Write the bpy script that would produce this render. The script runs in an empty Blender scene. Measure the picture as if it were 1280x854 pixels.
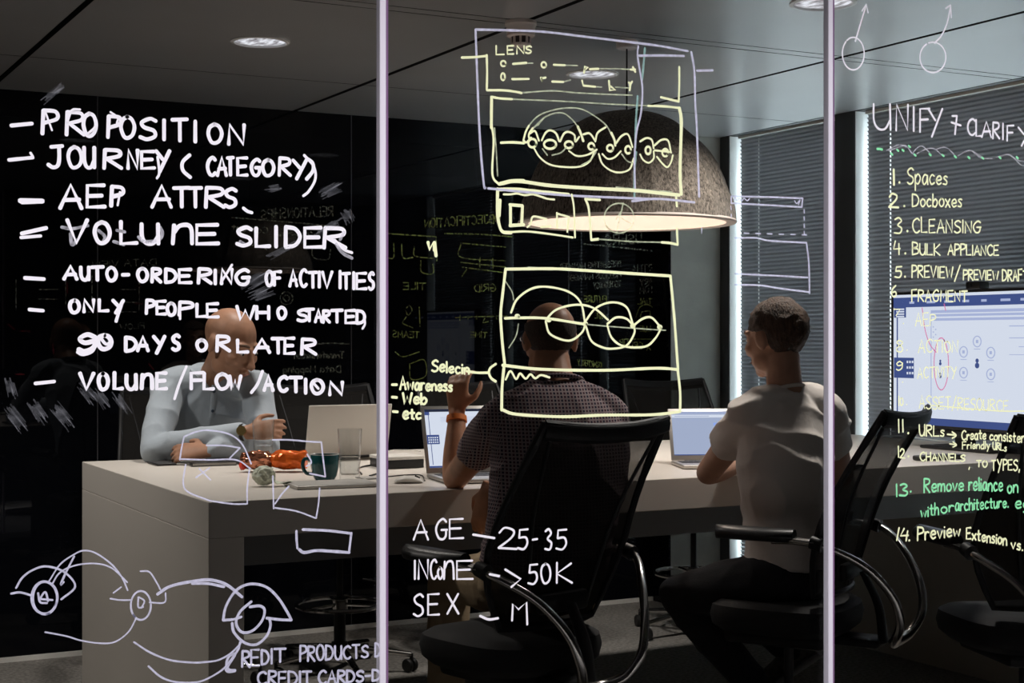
import bpy, bmesh, math, random
from mathutils import Vector, Matrix

S = bpy.context.scene
COL = S.collection
R = math.radians
PI = math.pi
rng = random.Random(7)

# ------------------------------------------------------------------ camera
F = 1900.0
CAM_H = 1.463
TH = R(28)
CT, ST = math.cos(TH), math.sin(TH)
cam_d = bpy.data.cameras.new('camera')
cam_d.sensor_width = 36.0
cam_d.lens = F / 1280 * 36
cam_d.shift_y = -2 / 1280
cam_d.clip_start = 0.05
cam = bpy.data.objects.new('camera', cam_d)
cam.location = (0, 0, CAM_H)
cam.rotation_euler = (PI / 2, 0, -TH)
COL.objects.link(cam)
S.camera = cam

# ------------------------------------------------------------------ world and exposure
S.view_settings.view_transform = 'Standard'
S.view_settings.look = 'None'
S.view_settings.exposure = 0.0
S.view_settings.gamma = 1.0
S.view_settings.use_curve_mapping = False
W = bpy.data.worlds.new('overcast_sky')
S.world = W
W.use_nodes = True
WB = W.node_tree.nodes['Background']
WB.inputs[0].default_value = (0.88, 0.95, 1.0, 1)
WB.inputs[1].default_value = 7.0
cy = S.cycles
cy.use_denoising = True
cy.max_bounces = 8
cy.diffuse_bounces = 4
cy.glossy_bounces = 4
cy.transmission_bounces = 6
cy.transparent_max_bounces = 24
cy.caustics_reflective = False
cy.caustics_refractive = False
cy.sample_clamp_indirect = 4.0


def lamp(name, kind, loc, energy, color=(1, 1, 1), rot=(0, 0, 0), **kw):
    l = bpy.data.lights.new(name, kind)
    l.energy = energy
    l.color = color
    for k, v in kw.items():
        setattr(l, k, v)
    o = bpy.data.objects.new(name, l)
    o.location = loc
    o.rotation_euler = rot
    COL.objects.link(o)
    return o


GLASS_V = 2.4            # the glass front of the room
# linear washer light above the corridor side of the glass front
lamp('corridor_washer_light', 'AREA', (1.75, GLASS_V - 0.35, 3.50), 280, (1.0, 0.97, 1.0), (R(-7), 0, 0),
     shape='RECTANGLE', size=5.6, size_y=0.05, spread=R(49))
# the room's recessed downlights (their grid is 1.46 m by 1.53 m)
DOWNLIGHTS = [(1.87, 5.56, 21), (3.35, 5.57, 32), (3.33, 4.03, 30), (0.40, 5.56, 30)]
PENDANT = (3.10, 4.90, 1.905)
for (lx, ly, le) in DOWNLIGHTS:
    lamp('downlight_light', 'SPOT', (lx, ly, 2.575), le * 3, (1.0, 0.93, 0.86), spot_size=R(120), spot_blend=0.6, shadow_soft_size=0.08)
lamp('pendant_light', 'POINT', (PENDANT[0], PENDANT[1], 2.13), 14, (1.0, 0.87, 0.76), shadow_soft_size=0.06)

# ------------------------------------------------------------------ picture geometry


def ray(x, y):
    q, p = (x - 640) / F, (425 - y) / F
    return Vector((CT * q + ST, -ST * q + CT, p))


CAM = Vector((0, 0, CAM_H))


def atD(x, y, d): return CAM + ray(x, y) * d


def onV(x, y, V):
    r = ray(x, y)
    return CAM + r * (V / r.y)


def onU(x, y, U):
    r = ray(x, y)
    return CAM + r * (U / r.x)


def onZ(x, y, Z):
    r = ray(x, y)
    return CAM + r * ((Z - CAM_H) / r.z)


CR = Vector((CT, -ST, 0))      # to the right as the photographer stands
CF = Vector((ST, CT, 0))       # away from the photographer
UP = Vector((0, 0, 1))

# ------------------------------------------------------------------ materials
MATS = {}


def nt(name):
    m = bpy.data.materials.new(name)
    m.use_nodes = True
    t = m.node_tree
    t.nodes.clear()
    out = t.nodes.new('ShaderNodeOutputMaterial')
    return m, t, out


def pbr(name, col, rough=0.5, metal=0.0, spec=0.5, noise=None, bump=None, coat=0.0, emit=None, trans=0.0, ior=1.45, sheen=0.0):
    """noise=(scale, amount[, stretch]) varies the base colour; bump=(scale, strength[, stretch])"""
    m, t, out = nt(name)
    b = t.nodes.new('ShaderNodeBsdfPrincipled')
    t.links.new(b.outputs[0], out.inputs[0])
    b.inputs['Base Color'].default_value = (*col, 1)
    b.inputs['Roughness'].default_value = rough
    b.inputs['Metallic'].default_value = metal
    b.inputs['Specular IOR Level'].default_value = spec
    b.inputs['Coat Weight'].default_value = coat
    b.inputs['Transmission Weight'].default_value = trans
    b.inputs['IOR'].default_value = ior
    b.inputs['Sheen Weight'].default_value = sheen
    if emit:
        b.inputs['Emission Color'].default_value = (*emit[0], 1)
        b.inputs['Emission Strength'].default_value = emit[1]

    def tex(scale, stretch, detail=4):
        tc = t.nodes.new('ShaderNodeTexCoord')
        mp = t.nodes.new('ShaderNodeMapping')
        mp.inputs['Scale'].default_value = stretch
        n = t.nodes.new('ShaderNodeTexNoise')
        n.inputs['Scale'].default_value = scale
        n.inputs['Detail'].default_value = detail
        t.links.new(tc.outputs['Object'], mp.inputs[0])
        t.links.new(mp.outputs[0], n.inputs[0])
        return n
    if noise:
        n = tex(noise[0], noise[2] if len(noise) > 2 else (1, 1, 1))
        r = t.nodes.new('ShaderNodeValToRGB')
        a = noise[1]
        r.color_ramp.elements[0].position = 0.3
        r.color_ramp.elements[1].position = 0.7
        r.color_ramp.elements[0].color = (*[c * (1 - a) for c in col], 1)
        r.color_ramp.elements[1].color = (*[min(1, c * (1 + a)) for c in col], 1)
        t.links.new(n.outputs[0], r.inputs[0])
        t.links.new(r.outputs[0], b.inputs['Base Color'])
    if bump:
        n = tex(bump[0], bump[2] if len(bump) > 2 else (1, 1, 1))
        bp = t.nodes.new('ShaderNodeBump')
        bp.inputs['Strength'].default_value = bump[1]
        bp.inputs['Distance'].default_value = 0.01
        t.links.new(n.outputs[0], bp.inputs['Height'])
        t.links.new(bp.outputs[0], b.inputs['Normal'])
    MATS[name] = m
    return m


def thin_glass(name, tint=(0.97, 0.98, 0.98), refl=1.0):
    m, t, out = nt(name)
    tr = t.nodes.new('ShaderNodeBsdfTransparent')
    tr.inputs[0].default_value = (*tint, 1)
    g = t.nodes.new('ShaderNodeBsdfGlossy')
    g.inputs['Roughness'].default_value = 0.0
    fr = t.nodes.new('ShaderNodeLayerWeight')
    fr.inputs[0].default_value = 0.5
    pw = t.nodes.new('ShaderNodeMath'); pw.operation = 'POWER'; pw.inputs[1].default_value = 4.5
    mu = t.nodes.new('ShaderNodeMath'); mu.operation = 'MULTIPLY_ADD'
    mu.inputs[1].default_value = 0.9 * refl
    mu.inputs[2].default_value = 0.04 * refl
    mu.use_clamp = True
    t.links.new(fr.outputs['Facing'], pw.inputs[0])
    mx = t.nodes.new('ShaderNodeMixShader')
    t.links.new(pw.outputs[0], mu.inputs[0])
    t.links.new(mu.outputs[0], mx.inputs[0])
    t.links.new(tr.outputs[0], mx.inputs[1])
    t.links.new(g.outputs[0], mx.inputs[2])
    t.links.new(mx.outputs[0], out.inputs[0])
    MATS[name] = m
    return m


def veil(name, col, alpha, noise=None, rough=0.8):
    """thin cover that lets part of the light through: ink film, mesh fabric"""
    m, t, out = nt(name)
    tr = t.nodes.new('ShaderNodeBsdfTransparent')
    d = t.nodes.new('ShaderNodeBsdfDiffuse')
    d.inputs[0].default_value = (*col, 1)
    mx = t.nodes.new('ShaderNodeMixShader')
    mx.inputs[0].default_value = alpha
    if noise:
        tc = t.nodes.new('ShaderNodeTexCoord')
        mp = t.nodes.new('ShaderNodeMapping')
        mp.inputs['Scale'].default_value = noise[1] if len(noise) > 1 else (1, 1, 1)
        n = t.nodes.new('ShaderNodeTexNoise')
        n.inputs['Scale'].default_value = noise[0]
        n.inputs['Detail'].default_value = 6
        mr = t.nodes.new('ShaderNodeMapRange')
        mr.inputs[1].default_value = 0.35
        mr.inputs[2].default_value = 0.65
        mr.inputs[3].default_value = alpha * noise[2]
        mr.inputs[4].default_value = min(1, alpha * noise[3])
        t.links.new(tc.outputs['Object'], mp.inputs[0])
        t.links.new(mp.outputs[0], n.inputs[0])
        t.links.new(n.outputs[0], mr.inputs[0])
        t.links.new(mr.outputs[0], mx.inputs[0])
    t.links.new(tr.outputs[0], mx.inputs[1])
    t.links.new(d.outputs[0], mx.inputs[2])
    t.links.new(mx.outputs[0], out.inputs[0])
    MATS[name] = m
    return m


def glow(name, col, strength):
    m, t, out = nt(name)
    e = t.nodes.new('ShaderNodeEmission')
    e.inputs[0].default_value = (*col, 1)
    e.inputs[1].default_value = strength
    t.links.new(e.outputs[0], out.inputs[0])
    MATS[name] = m
    return m


# ------------------------------------------------------------------ object helpers
def tag(o, label=None, cat=None, group=None, kind=None):
    if label: o['label'] = label
    if cat: o['category'] = cat
    if group: o['group'] = group
    if kind: o['kind'] = kind
    return o


def thing(name, label, cat, loc=(0, 0, 0), rz=0.0, group=None):
    o = bpy.data.objects.new(name, None)
    o.empty_display_size = 0.05
    o.location = loc
    o.rotation_euler = (0, 0, rz)
    COL.objects.link(o)
    return tag(o, label, cat, group)


def obj(name, bm, mat, parent=None, smooth=True, label=None, loc=None, recalc=True):
    if recalc:
        bmesh.ops.recalc_face_normals(bm, faces=bm.faces[:])
    me = bpy.data.meshes.new(name)
    bm.to_mesh(me)
    bm.free()
    mats = mat if isinstance(mat, (list, tuple)) else [mat]
    for m in mats:
        me.materials.append(MATS[m] if isinstance(m, str) else m)
    if smooth:
        for p in me.polygons: p.use_smooth = True
        try:
            me.set_sharp_from_angle(angle=R(38))
        except Exception:
            pass
    o = bpy.data.objects.new(name, me)
    COL.objects.link(o)
    if parent: o.parent = parent
    if loc is not None: o.location = loc
    if label: o['label'] = label
    return o


def struct(name, bm, mat, parent=None, smooth=False):
    o = obj(name, bm, mat, parent, smooth)
    o['kind'] = 'structure'
    return o


def B(): return bmesh.new()


def box(bm, lo, hi, bev=0.0, seg=2, mi=0, M=None):
    lo, hi = Vector(lo), Vector(hi)
    r = bmesh.ops.create_cube(bm, size=1.0)
    vs = r['verts']
    c, s = (lo + hi) / 2, hi - lo
    for v in vs:
        v.co = Vector((v.co.x * s.x, v.co.y * s.y, v.co.z * s.z)) + c
    fs = list({f for v in vs for f in v.link_faces})
    if bev > 0:
        es = list({e for v in vs for e in v.link_edges})
        rr = bmesh.ops.bevel(bm, geom=es, offset=bev, segments=seg, profile=0.5, affect='EDGES')
        fs = list({f for f in rr['faces']} | {f for f in fs if f.is_valid})
        vs = list({v for f in fs for v in f.verts})
    for f in fs: f.material_index = mi
    if M is not None:
        for v in vs: v.co = M @ v.co
    return vs


def frame_axes(t, ref=None):
    t = t.normalized()
    ref = ref or (Vector((0, 0, 1)) if abs(t.z) < 0.9 else Vector((0, 1, 0)))
    a = ref.cross(t)
    if a.length < 1e-6: a = Vector((1, 0, 0)).cross(t)
    a.normalize()
    return a, t.cross(a)


def smoothline(pts, n=6):
    pts = [Vector(p) for p in pts]
    if len(pts) < 3: return pts
    out = []
    for i in range(len(pts) - 1):
        p0 = pts[i - 1] if i > 0 else pts[0] * 2 - pts[1]
        p1, p2 = pts[i], pts[i + 1]
        p3 = pts[i + 2] if i + 2 < len(pts) else pts[-1] * 2 - pts[-2]
        for k in range(n):
            t = k / n
            out.append(0.5 * ((2 * p1) + (p2 - p0) * t + (2 * p0 - 5 * p1 + 4 * p2 - p3) * t * t + (3 * p1 - p0 - 3 * p2 + p3) * t ** 3))
    out.append(pts[-1])
    return out


def tube(bm, pts, rad, seg=10, smooth=0, flat=1.0, caps=True, closed=False, mi=0):
    """round bar along points; rad a number or one per point; flat squashes the second axis"""
    pts = [Vector(p) for p in pts]
    rads = list(rad) if isinstance(rad, (list, tuple)) else [rad] * len(pts)
    if smooth:
        rp = smoothline([Vector((r, 0, 0)) for r in rads], smooth)
        pts = smoothline(pts, smooth)
        rads = [max(1e-4, v.x) for v in rp]
        if len(rads) != len(pts): rads = [rads[0]] * len(pts)
    n = len(pts)
    rings = []
    prev = None
    for i in range(n):
        if closed: t = pts[(i + 1) % n] - pts[i - 1]
        else: t = pts[min(i + 1, n - 1)] - pts[max(i - 1, 0)]
        t.normalize()
        if prev is None: a, b = frame_axes(t)
        else:
            a = prev - t * prev.dot(t)
            a.normalize()
            b = t.cross(a)
        prev = a
        rings.append([bm.verts.new(pts[i] + (a * math.cos(2 * PI * k / seg) + b * math.sin(2 * PI * k / seg) * flat) * rads[i]) for k in range(seg)])
    m = n if closed else n - 1
    for i in range(m):
        A, C = rings[i], rings[(i + 1) % n]
        for k in range(seg):
            f = bm.faces.new((A[k], A[(k + 1) % seg], C[(k + 1) % seg], C[k]))
            f.material_index = mi
    if caps and not closed:
        bm.faces.new(rings[0][::-1]).material_index = mi
        bm.faces.new(rings[-1]).material_index = mi


def lathe(bm, prof, seg=48, c=(0, 0, 0), mi=0):
    """prof: (radius, z) from one end to the other; zero radius closes"""
    c = Vector(c)
    rings = []
    for (r, z) in prof:
        if r < 1e-6: rings.append([bm.verts.new(c + Vector((0, 0, z)))])
        else: rings.append([bm.verts.new(c + Vector((r * math.cos(2 * PI * k / seg), r * math.sin(2 * PI * k / seg), z))) for k in range(seg)])
    for A, C in zip(rings, rings[1:]):
        for k in range(seg):
            k2 = (k + 1) % seg
            vs = ([A[0]] if len(A) == 1 else [A[k], A[k2]]) + ([C[0]] if len(C) == 1 else [C[k2], C[k]])
            if len(vs) > 2:
                bm.faces.new(vs).material_index = mi


def ellipsoid(bm, c, r, M=None, seg=20, ring=14):
    rr = bmesh.ops.create_uvsphere(bm, u_segments=seg, v_segments=ring, radius=1.0)
    c = Vector(c)
    for v in rr['verts']:
        p = Vector((v.co.x * r[0], v.co.y * r[1], v.co.z * r[2])) + c
        v.co = M @ p if M is not None else p


def copy_tree(o, parent=None):
    c = o.copy()
    COL.objects.link(c)
    if parent: c.parent = parent
    for ch in o.children: copy_tree(ch, c)
    return c


def remeshed(o, voxel, it=6, fac=0.5):
    """melts overlapping closed shells into one continuous skin"""
    m = o.modifiers.new('melt', 'REMESH')
    m.mode = 'VOXEL'
    m.voxel_size = voxel
    m.use_smooth_shade = True
    if it:
        s = o.modifiers.new('soft', 'SMOOTH')
        s.factor = fac
        s.iterations = it
    bpy.context.view_layer.update()
    dg = bpy.context.evaluated_depsgraph_get()
    me = bpy.data.meshes.new_from_object(o.evaluated_get(dg))
    me.name = o.name
    mats = list(o.data.materials)
    o.modifiers.clear()
    o.data = me
    me.materials.clear()
    for mm in mats: me.materials.append(mm)
    for p in me.polygons: p.use_smooth = True
    return o

# ------------------------------------------------------------------ materials of the place
pbr('ceiling_panel', (0.42, 0.42, 0.43), 0.3, 0.35, 0.6, noise=(3, 0.05))
pbr('ceiling_void', (0.012, 0.012, 0.012), 0.9)
pbr('carpet', (0.26, 0.245, 0.225), 0.95, spec=0.1, noise=(60, 0.35), bump=(400, 0.5))
pbr('black_glass', (0.0035, 0.004, 0.006), 0.02, spec=0.22)
pbr('concrete', (0.36, 0.36, 0.33), 0.8, noise=(5, 0.12), bump=(40, 0.15))
pbr('white_trim', (0.75, 0.74, 0.70), 0.5)
pbr('reveal_white', (0.85, 0.86, 0.86), 0.6)
pbr('plaster', (0.30, 0.30, 0.30), 0.8)
pbr('corridor_wall', (0.03, 0.03, 0.032), 0.8)
pbr('mullion_grey', (0.05, 0.053, 0.056), 0.5)
pbr('laminate', (0.60, 0.56, 0.51), 0.42, noise=(2, 0.03))
pbr('black_metal', (0.015, 0.015, 0.016), 0.45)
pbr('chrome', (0.62, 0.60, 0.58), 0.16, 1.0)
pbr('seam_edge', (0.80, 0.76, 0.86), 0.35)
pbr('seam_dark', (0.22, 0.12, 0.24), 0.4)
thin_glass('pane_glass', (0.985, 0.99, 0.99), 0.35)
thin_glass('outer_glass', (0.9, 0.95, 0.95))

CEIL = 2.6
BACK_V, WIN_U, LEFT_U = 7.17, 5.05, -1.8
PIL_V, PIL_U = 7.0, 4.715

bm = B(); box(bm, (LEFT_U - .1, -1.7, -0.1), (WIN_U + .3, BACK_V + .2, 0)); struct('floor', bm, 'carpet')
bm = B(); box(bm, (LEFT_U - .1, GLASS_V - .03, 2.74), (WIN_U + .3, BACK_V + .2, 2.84)); struct('ceiling_slab', bm, 'ceiling_void')
bm = B(); box(bm, (LEFT_U - .1, GLASS_V - .03, CEIL), (WIN_U + .3, GLASS_V + .03, 3.7)); box(bm, (LEFT_U - .1, -1.7, 3.6), (WIN_U + .3, GLASS_V - .03, 3.7)); struct('ceiling_corridor', bm, 'corridor_wall')

bm = B(); box(bm, (LEFT_U, .9, 0), (WIN_U, 3.36, .004)); struct('floor_bounce_absorber', bm, pbr('bounce_absorbing_black', (0.022, 0.021, 0.020), 0.95, spec=0.1))  # added unseen strip, near-black so washer light does not bounce onto the table front

# metal ceiling panels with open joints; four carry a round cut-out for a downlight
UE = [LEFT_U, -0.32, 1.14, 2.59, 4.04, WIN_U]
VE = [GLASS_V + .03, 3.28, 4.76, 4.83, 6.30, BACK_V]
bm = B()
gu, gv = 0.013, 0.004
HOLE_R = 0.098


def panel(bm, u0, u1, v0, v1, z, hole=None):
    lip = 0.02
    if hole is None:
        vs = [bm.verts.new((u, v, z)) for (u, v) in ((u0, v0), (u1, v0), (u1, v1), (u0, v1))]
        bm.faces.new(vs)
    else:
        cx, cyy = hole
        angs = sorted([2 * PI * k / 48 for k in range(48)] + [math.atan2(v - cyy, u - cx) % (2 * PI) for u in (u0, u1) for v in (v0, v1)])
        inn, out = [], []
        for a in angs:
            dx, dy = math.cos(a), math.sin(a)
            t = min([((u1 if dx > 0 else u0) - cx) / dx if abs(dx) > 1e-9 else 9e9, ((v1 if dy > 0 else v0) - cyy) / dy if abs(dy) > 1e-9 else 9e9])
            out.append(bm.verts.new((cx + dx * t, cyy + dy * t, z)))
            inn.append(bm.verts.new((cx + dx * HOLE_R, cyy + dy * HOLE_R, z)))
        n = len(angs)
        for i in range(n):
            j = (i + 1) % n
            bm.faces.new((inn[i], inn[j], out[j], out[i]))
    b = [(u0, v0), (u1, v0), (u1, v1), (u0, v1)]
    for i in range(4):
        p, q = b[i], b[(i + 1) % 4]
        bm.faces.new([bm.verts.new((*p, z)), bm.verts.new((*q, z)), bm.verts.new((*q, z + lip)), bm.verts.new((*p, z + lip))]).material_index = 1


for i in range(len(UE) - 1):
    for j in range(len(VE) - 1):
        u0, u1, v0, v1 = UE[i] + gu, UE[i + 1] - gu, VE[j] + gv, VE[j + 1] - gv
        h = [(a, b) for (a, b, _) in DOWNLIGHTS if u0 < a < u1 and v0 < b < v1]
        panel(bm, u0, u1, v0, v1, CEIL, h[0] if h else None)
struct('ceiling', bm, ['ceiling_panel', 'ceiling_void'])

# walls
bm = B(); box(bm, (LEFT_U - .1, BACK_V, 0), (WIN_U + .3, BACK_V + .15, 2.74)); box(bm, (PIL_U - .012, PIL_V, 0), (PIL_U, BACK_V, 2.6)); struct('wall_back', bm, 'black_glass')
bm = B()
for u in (0.35, 1.62, 2.89, 4.16):
    box(bm, (u, BACK_V - .0015, 0.02), (u + .004, BACK_V + .01, CEIL))
struct('trim_1', bm, pbr('joint_grey', (0.09, 0.09, 0.10), 0.4))
bm = B(); box(bm, (PIL_U, PIL_V, 0), (WIN_U, BACK_V + .01, 2.62), .004); struct('pillar_back', bm, 'concrete', smooth=False)
bm = B(); box(bm, (LEFT_U, BACK_V - .012, 0), (PIL_U - .012, BACK_V, .022)); box(bm, (PIL_U - .012, PIL_V - .012, 0), (WIN_U, PIL_V, .022)); struct('baseboard_back', bm, 'white_trim')
bm = B(); box(bm, (LEFT_U - .1, GLASS_V, 0), (LEFT_U, BACK_V, 2.74)); struct('wall_left', bm, 'plaster')
bm = B(); box(bm, (LEFT_U - .1, -1.7, 0), (LEFT_U, GLASS_V, 3.6)); box(bm, (LEFT_U, -1.7, 0), (WIN_U + .3, -1.6, 3.6)); box(bm, (WIN_U, -1.6, 0), (WIN_U + .3, GLASS_V, 3.6)); struct('wall_corridor', bm, 'corridor_wall')

# window wall: solid band, three openings, columns between them
OPEN = [(6.02, 6.925), (4.72, 5.875), (3.40, 4.57)]
WZ0 = 0.12
WD = 0.26
bm = B()
box(bm, (WIN_U, GLASS_V, 0), (WIN_U + WD, 3.40, 2.74))
box(bm, (WIN_U, 3.40, 0), (WIN_U + WD, BACK_V + .1, WZ0))
box(bm, (WIN_U, 3.40, 2.6), (WIN_U + WD, BACK_V + .1, 2.74))
box(bm, (WIN_U + .002, 6.925, 0), (WIN_U + WD, BACK_V + .1, 2.74))
for (a, b) in ((5.875, 6.02), (4.57, 4.72)):
    box(bm, (WIN_U, a, WZ0), (WIN_U + WD, b, 2.6))
struct('wall_right', bm, 'mullion_grey')
bm = B()
for (a, b) in OPEN:
    box(bm, (WIN_U + .008, b - .003, WZ0), (WIN_U + WD - .005, b + .0005, 2.6))
    box(bm, (WIN_U + .008, a - .0005, WZ0), (WIN_U + WD - .005, a + .003, 2.6))
struct('trim_4', bm, 'reveal_white')


def slat_mat():
    m, t, out = nt('blind_slat')
    b = t.nodes.new('ShaderNodeBsdfPrincipled')
    b.inputs['Base Color'].default_value = (0.26, 0.26, 0.28, 1)
    b.inputs['Roughness'].default_value = 0.45
    tl = t.nodes.new('ShaderNodeBsdfTranslucent')
    tl.inputs[0].default_value = (0.6, 0.65, 0.7, 1)
    mx = t.nodes.new('ShaderNodeMixShader')
    mx.inputs[0].default_value = 0.003
    t.links.new(b.outputs[0], mx.inputs[1])
    t.links.new(tl.outputs[0], mx.inputs[2])
    t.links.new(mx.outputs[0], out.inputs[0])
    MATS['blind_slat'] = m


slat_mat()
BL = ['closed grey venetian blind between the concrete pillar and the dark window column', 'closed grey venetian blind behind the big monitor', 'closed grey venetian blind at the near end of the window wall']
for n, (a, b) in enumerate(OPEN):
    bm = B()
    g0, g1 = WIN_U + .19, WIN_U + .24
    for (lo, hi) in (((g0, a + .003, WZ0), (g1, a + .04, 2.6)), ((g0, b - .04, WZ0), (g1, b - .003, 2.6)), ((g0, a + .04, WZ0), (g1, b - .04, WZ0 + .05)), ((g0, a + .04, 2.55), (g1, b - .04, 2.6))):
        box(bm, lo, hi)
    w = struct(f'window_{n + 1}', bm, 'white_trim')
    bm = B(); box(bm, (g0 + .02, a + .03, WZ0 + .04), (g0 + .03, b - .03, 2.56)); obj('pane', bm, 'outer_glass', w, False)
    bt = thing('venetian_blind', BL[n], 'blind', (WIN_U + .065, (a + b) / 2, WZ0 + .02))
    w2 = (b - a) / 2
    bm = B()
    pitch, sw, tilt = 0.0215, 0.026, -R(62.5)
    y1, y0 = w2 - .026, -w2 + .012
    holes = [y1 - .16]
    zz = 0.03
    while zz < 2.44:
        segs = []
        cur = y0
        for h in sorted(holes):
            segs.append((cur, h - .0035, 1.0)); segs.append((h - .0035, h + .0035, 0.45)); cur = h + .0035
        segs.append((cur, y1, 1.0))
        for (p, q, k) in segs:
            # slightly bowed slat, room edge high
            prof = [(-.5 * k, 0.0), (0, .0048 * k), (.5 * k, 0.0)] if k == 1 else [(-.5, 0), (-.28, .0022), (-.06, .004)]
            vs = []
            for (s, c) in prof:
                dx, dz = s * sw * math.cos(tilt) - c * math.sin(tilt), s * sw * math.sin(tilt) + c * math.cos(tilt)
                vs.append((bm.verts.new((dx, p, zz + dz)), bm.verts.new((dx, q, zz + dz))))
            for m_ in range(2):
                bm.faces.new((vs[m_][0], vs[m_ + 1][0], vs[m_ + 1][1], vs[m_][1]))
        zz += pitch
    obj('slats', bm, 'blind_slat', bt, True, recalc=False)
    bm = B(); box(bm, (-.018, y0, 2.445), (.018, y1, 2.475), .003); obj('head_rail', bm, 'white_trim', bt, False)
    bm = B(); box(bm, (-.012, y0, 0.0), (.012, y1, 0.018), .003); obj('bottom_rail', bm, 'white_trim', bt, False)

# glass front towards the corridor
SEAM = [onV(477.5, 427, GLASS_V).x, onV(1036, 427, GLASS_V).x]
edges = [LEFT_U, SEAM[0], SEAM[1], WIN_U]
for n in range(3):
    bm = B(); box(bm, (edges[n] + .005, GLASS_V - .006, 0.012), (edges[n + 1] - .005, GLASS_V + .006, CEIL - .002))
    struct(f'window_{n + 4}', bm, 'pane_glass')
for n, u in enumerate(SEAM):
    bm = B(); box(bm, (u - .0075, GLASS_V - .0085, 0), (u + .0045, GLASS_V + .0085, CEIL), .002); box(bm, (u + .0045, GLASS_V - .007, 0), (u + .0085, GLASS_V + .0085, CEIL), mi=1)
    struct(f'trim_{n + 2}', bm, ['seam_edge', 'seam_dark'])

# ------------------------------------------------------------------ ceiling fittings
def lens_mat():
    m, t, out = nt('lamp_lens')
    e = t.nodes.new('ShaderNodeEmission')
    tc = t.nodes.new('ShaderNodeTexCoord'); mp = t.nodes.new('ShaderNodeMapping'); mp.inputs['Scale'].default_value = (40, 14, 1)
    n = t.nodes.new('ShaderNodeTexNoise'); n.inputs['Scale'].default_value = 1.0; n.inputs['Detail'].default_value = 3
    r = t.nodes.new('ShaderNodeValToRGB')
    r.color_ramp.elements[0].position = 0.35; r.color_ramp.elements[1].position = 0.62
    r.color_ramp.elements[0].color = (0.16, 0.14, 0.15, 1); r.color_ramp.elements[1].color = (0.85, 0.86, 0.92, 1)
    L = t.links.new
    L(tc.outputs['Object'], mp.inputs[0]); L(mp.outputs[0], n.inputs[0]); L(n.outputs[0], r.inputs[0]); L(r.outputs[0], e.inputs[0]); L(e.outputs[0], out.inputs[0])
    MATS['lamp_lens'] = m


lens_mat()
pbr('bezel_white', (0.62, 0.62, 0.62), 0.4)
DL = ['round recessed downlight in the ceiling above the man in the blue shirt', 'round recessed downlight just in front of the pendant lamp cord', 'round recessed downlight cut by the top edge above the right glass seam']
for i, (u, v, _) in enumerate(DOWNLIGHTS[:3]):
    t = thing('ceiling_downlight', DL[i], 'ceiling light', (u, v, CEIL))
    bm = B(); lathe(bm, [(0.112, -0.0005), (0.112, -0.005), (0.098, -0.007), (0.096, 0.002)], 56); obj('bezel', bm, 'bezel_white', t)
    bm = B(); lathe(bm, [(0.0975, 0.001), (0.07, -0.003), (0.0, -0.005)], 56); obj('lens', bm, 'lamp_lens', t)

p = onZ(651, 27, CEIL)
pbr('detector_plastic', (0.82, 0.72, 0.68), 0.5)
pbr('detector_slot', (0.06, 0.04, 0.04), 0.7)
t = thing('smoke_detector', 'round pale smoke detector hanging from the ceiling above the yellow word LENS', 'smoke detector', (p.x, p.y, CEIL))
bm = B(); lathe(bm, [(0, 0), (.056, 0), (.058, -.012), (.052, -.02), (.050, -.052), (.044, -.056), (0, -.056)], 40); obj('body', bm, 'detector_plastic', t)
bm = B(); lathe(bm, [(0, -.054), (.034, -.054), (.032, -.076), (.0, -.078)], 40); obj('sensor_core', bm, 'detector_slot', t)
bm = B()
for k in range(9):
    a = 2 * PI * k / 9
    M = Matrix.Rotation(a, 4, 'Z')
    box(bm, (.030, -.004, -.082), (.037, .004, -.054), M=M)
lathe(bm, [(0, -.080), (.037, -.080), (.034, -.088), (0, -.09)], 40)
obj('vent_cage', bm, 'detector_plastic', t)

# felt dome pendant
def felt():
    m, tt, out = nt('felt')
    b = tt.nodes.new('ShaderNodeBsdfPrincipled')
    b.inputs['Roughness'].default_value = 0.95
    b.inputs['Specular IOR Level'].default_value = 0.1
    b.inputs['Sheen Weight'].default_value = 0.15
    tc = tt.nodes.new('ShaderNodeTexCoord')
    mp = tt.nodes.new('ShaderNodeMapping'); mp.inputs['Scale'].default_value = (1, 1, 0.35)
    n = tt.nodes.new('ShaderNodeTexNoise'); n.inputs['Scale'].default_value = 140; n.inputs['Detail'].default_value = 8; n.inputs['Roughness'].default_value = 0.75
    r = tt.nodes.new('ShaderNodeValToRGB')
    r.color_ramp.elements[0].position = 0.36; r.color_ramp.elements[1].position = 0.66
    r.color_ramp.elements[0].color = (0.008, 0.007, 0.006, 1); r.color_ramp.elements[1].color = (0.36, 0.31, 0.26, 1)
    bp = tt.nodes.new('ShaderNodeBump'); bp.inputs['Strength'].default_value = 0.7; bp.inputs['Distance'].default_value = 0.006
    L = tt.links.new
    L(tc.outputs['Object'], mp.inputs[0]); L(mp.outputs[0], n.inputs[0]); L(n.outputs[0], r.inputs[0]); L(r.outputs[0], b.inputs['Base Color'])
    L(n.outputs[0], bp.inputs['Height']); L(bp.outputs[0], b.inputs['Normal']); L(b.outputs[0], out.inputs[0])
    MATS['felt'] = m


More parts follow.
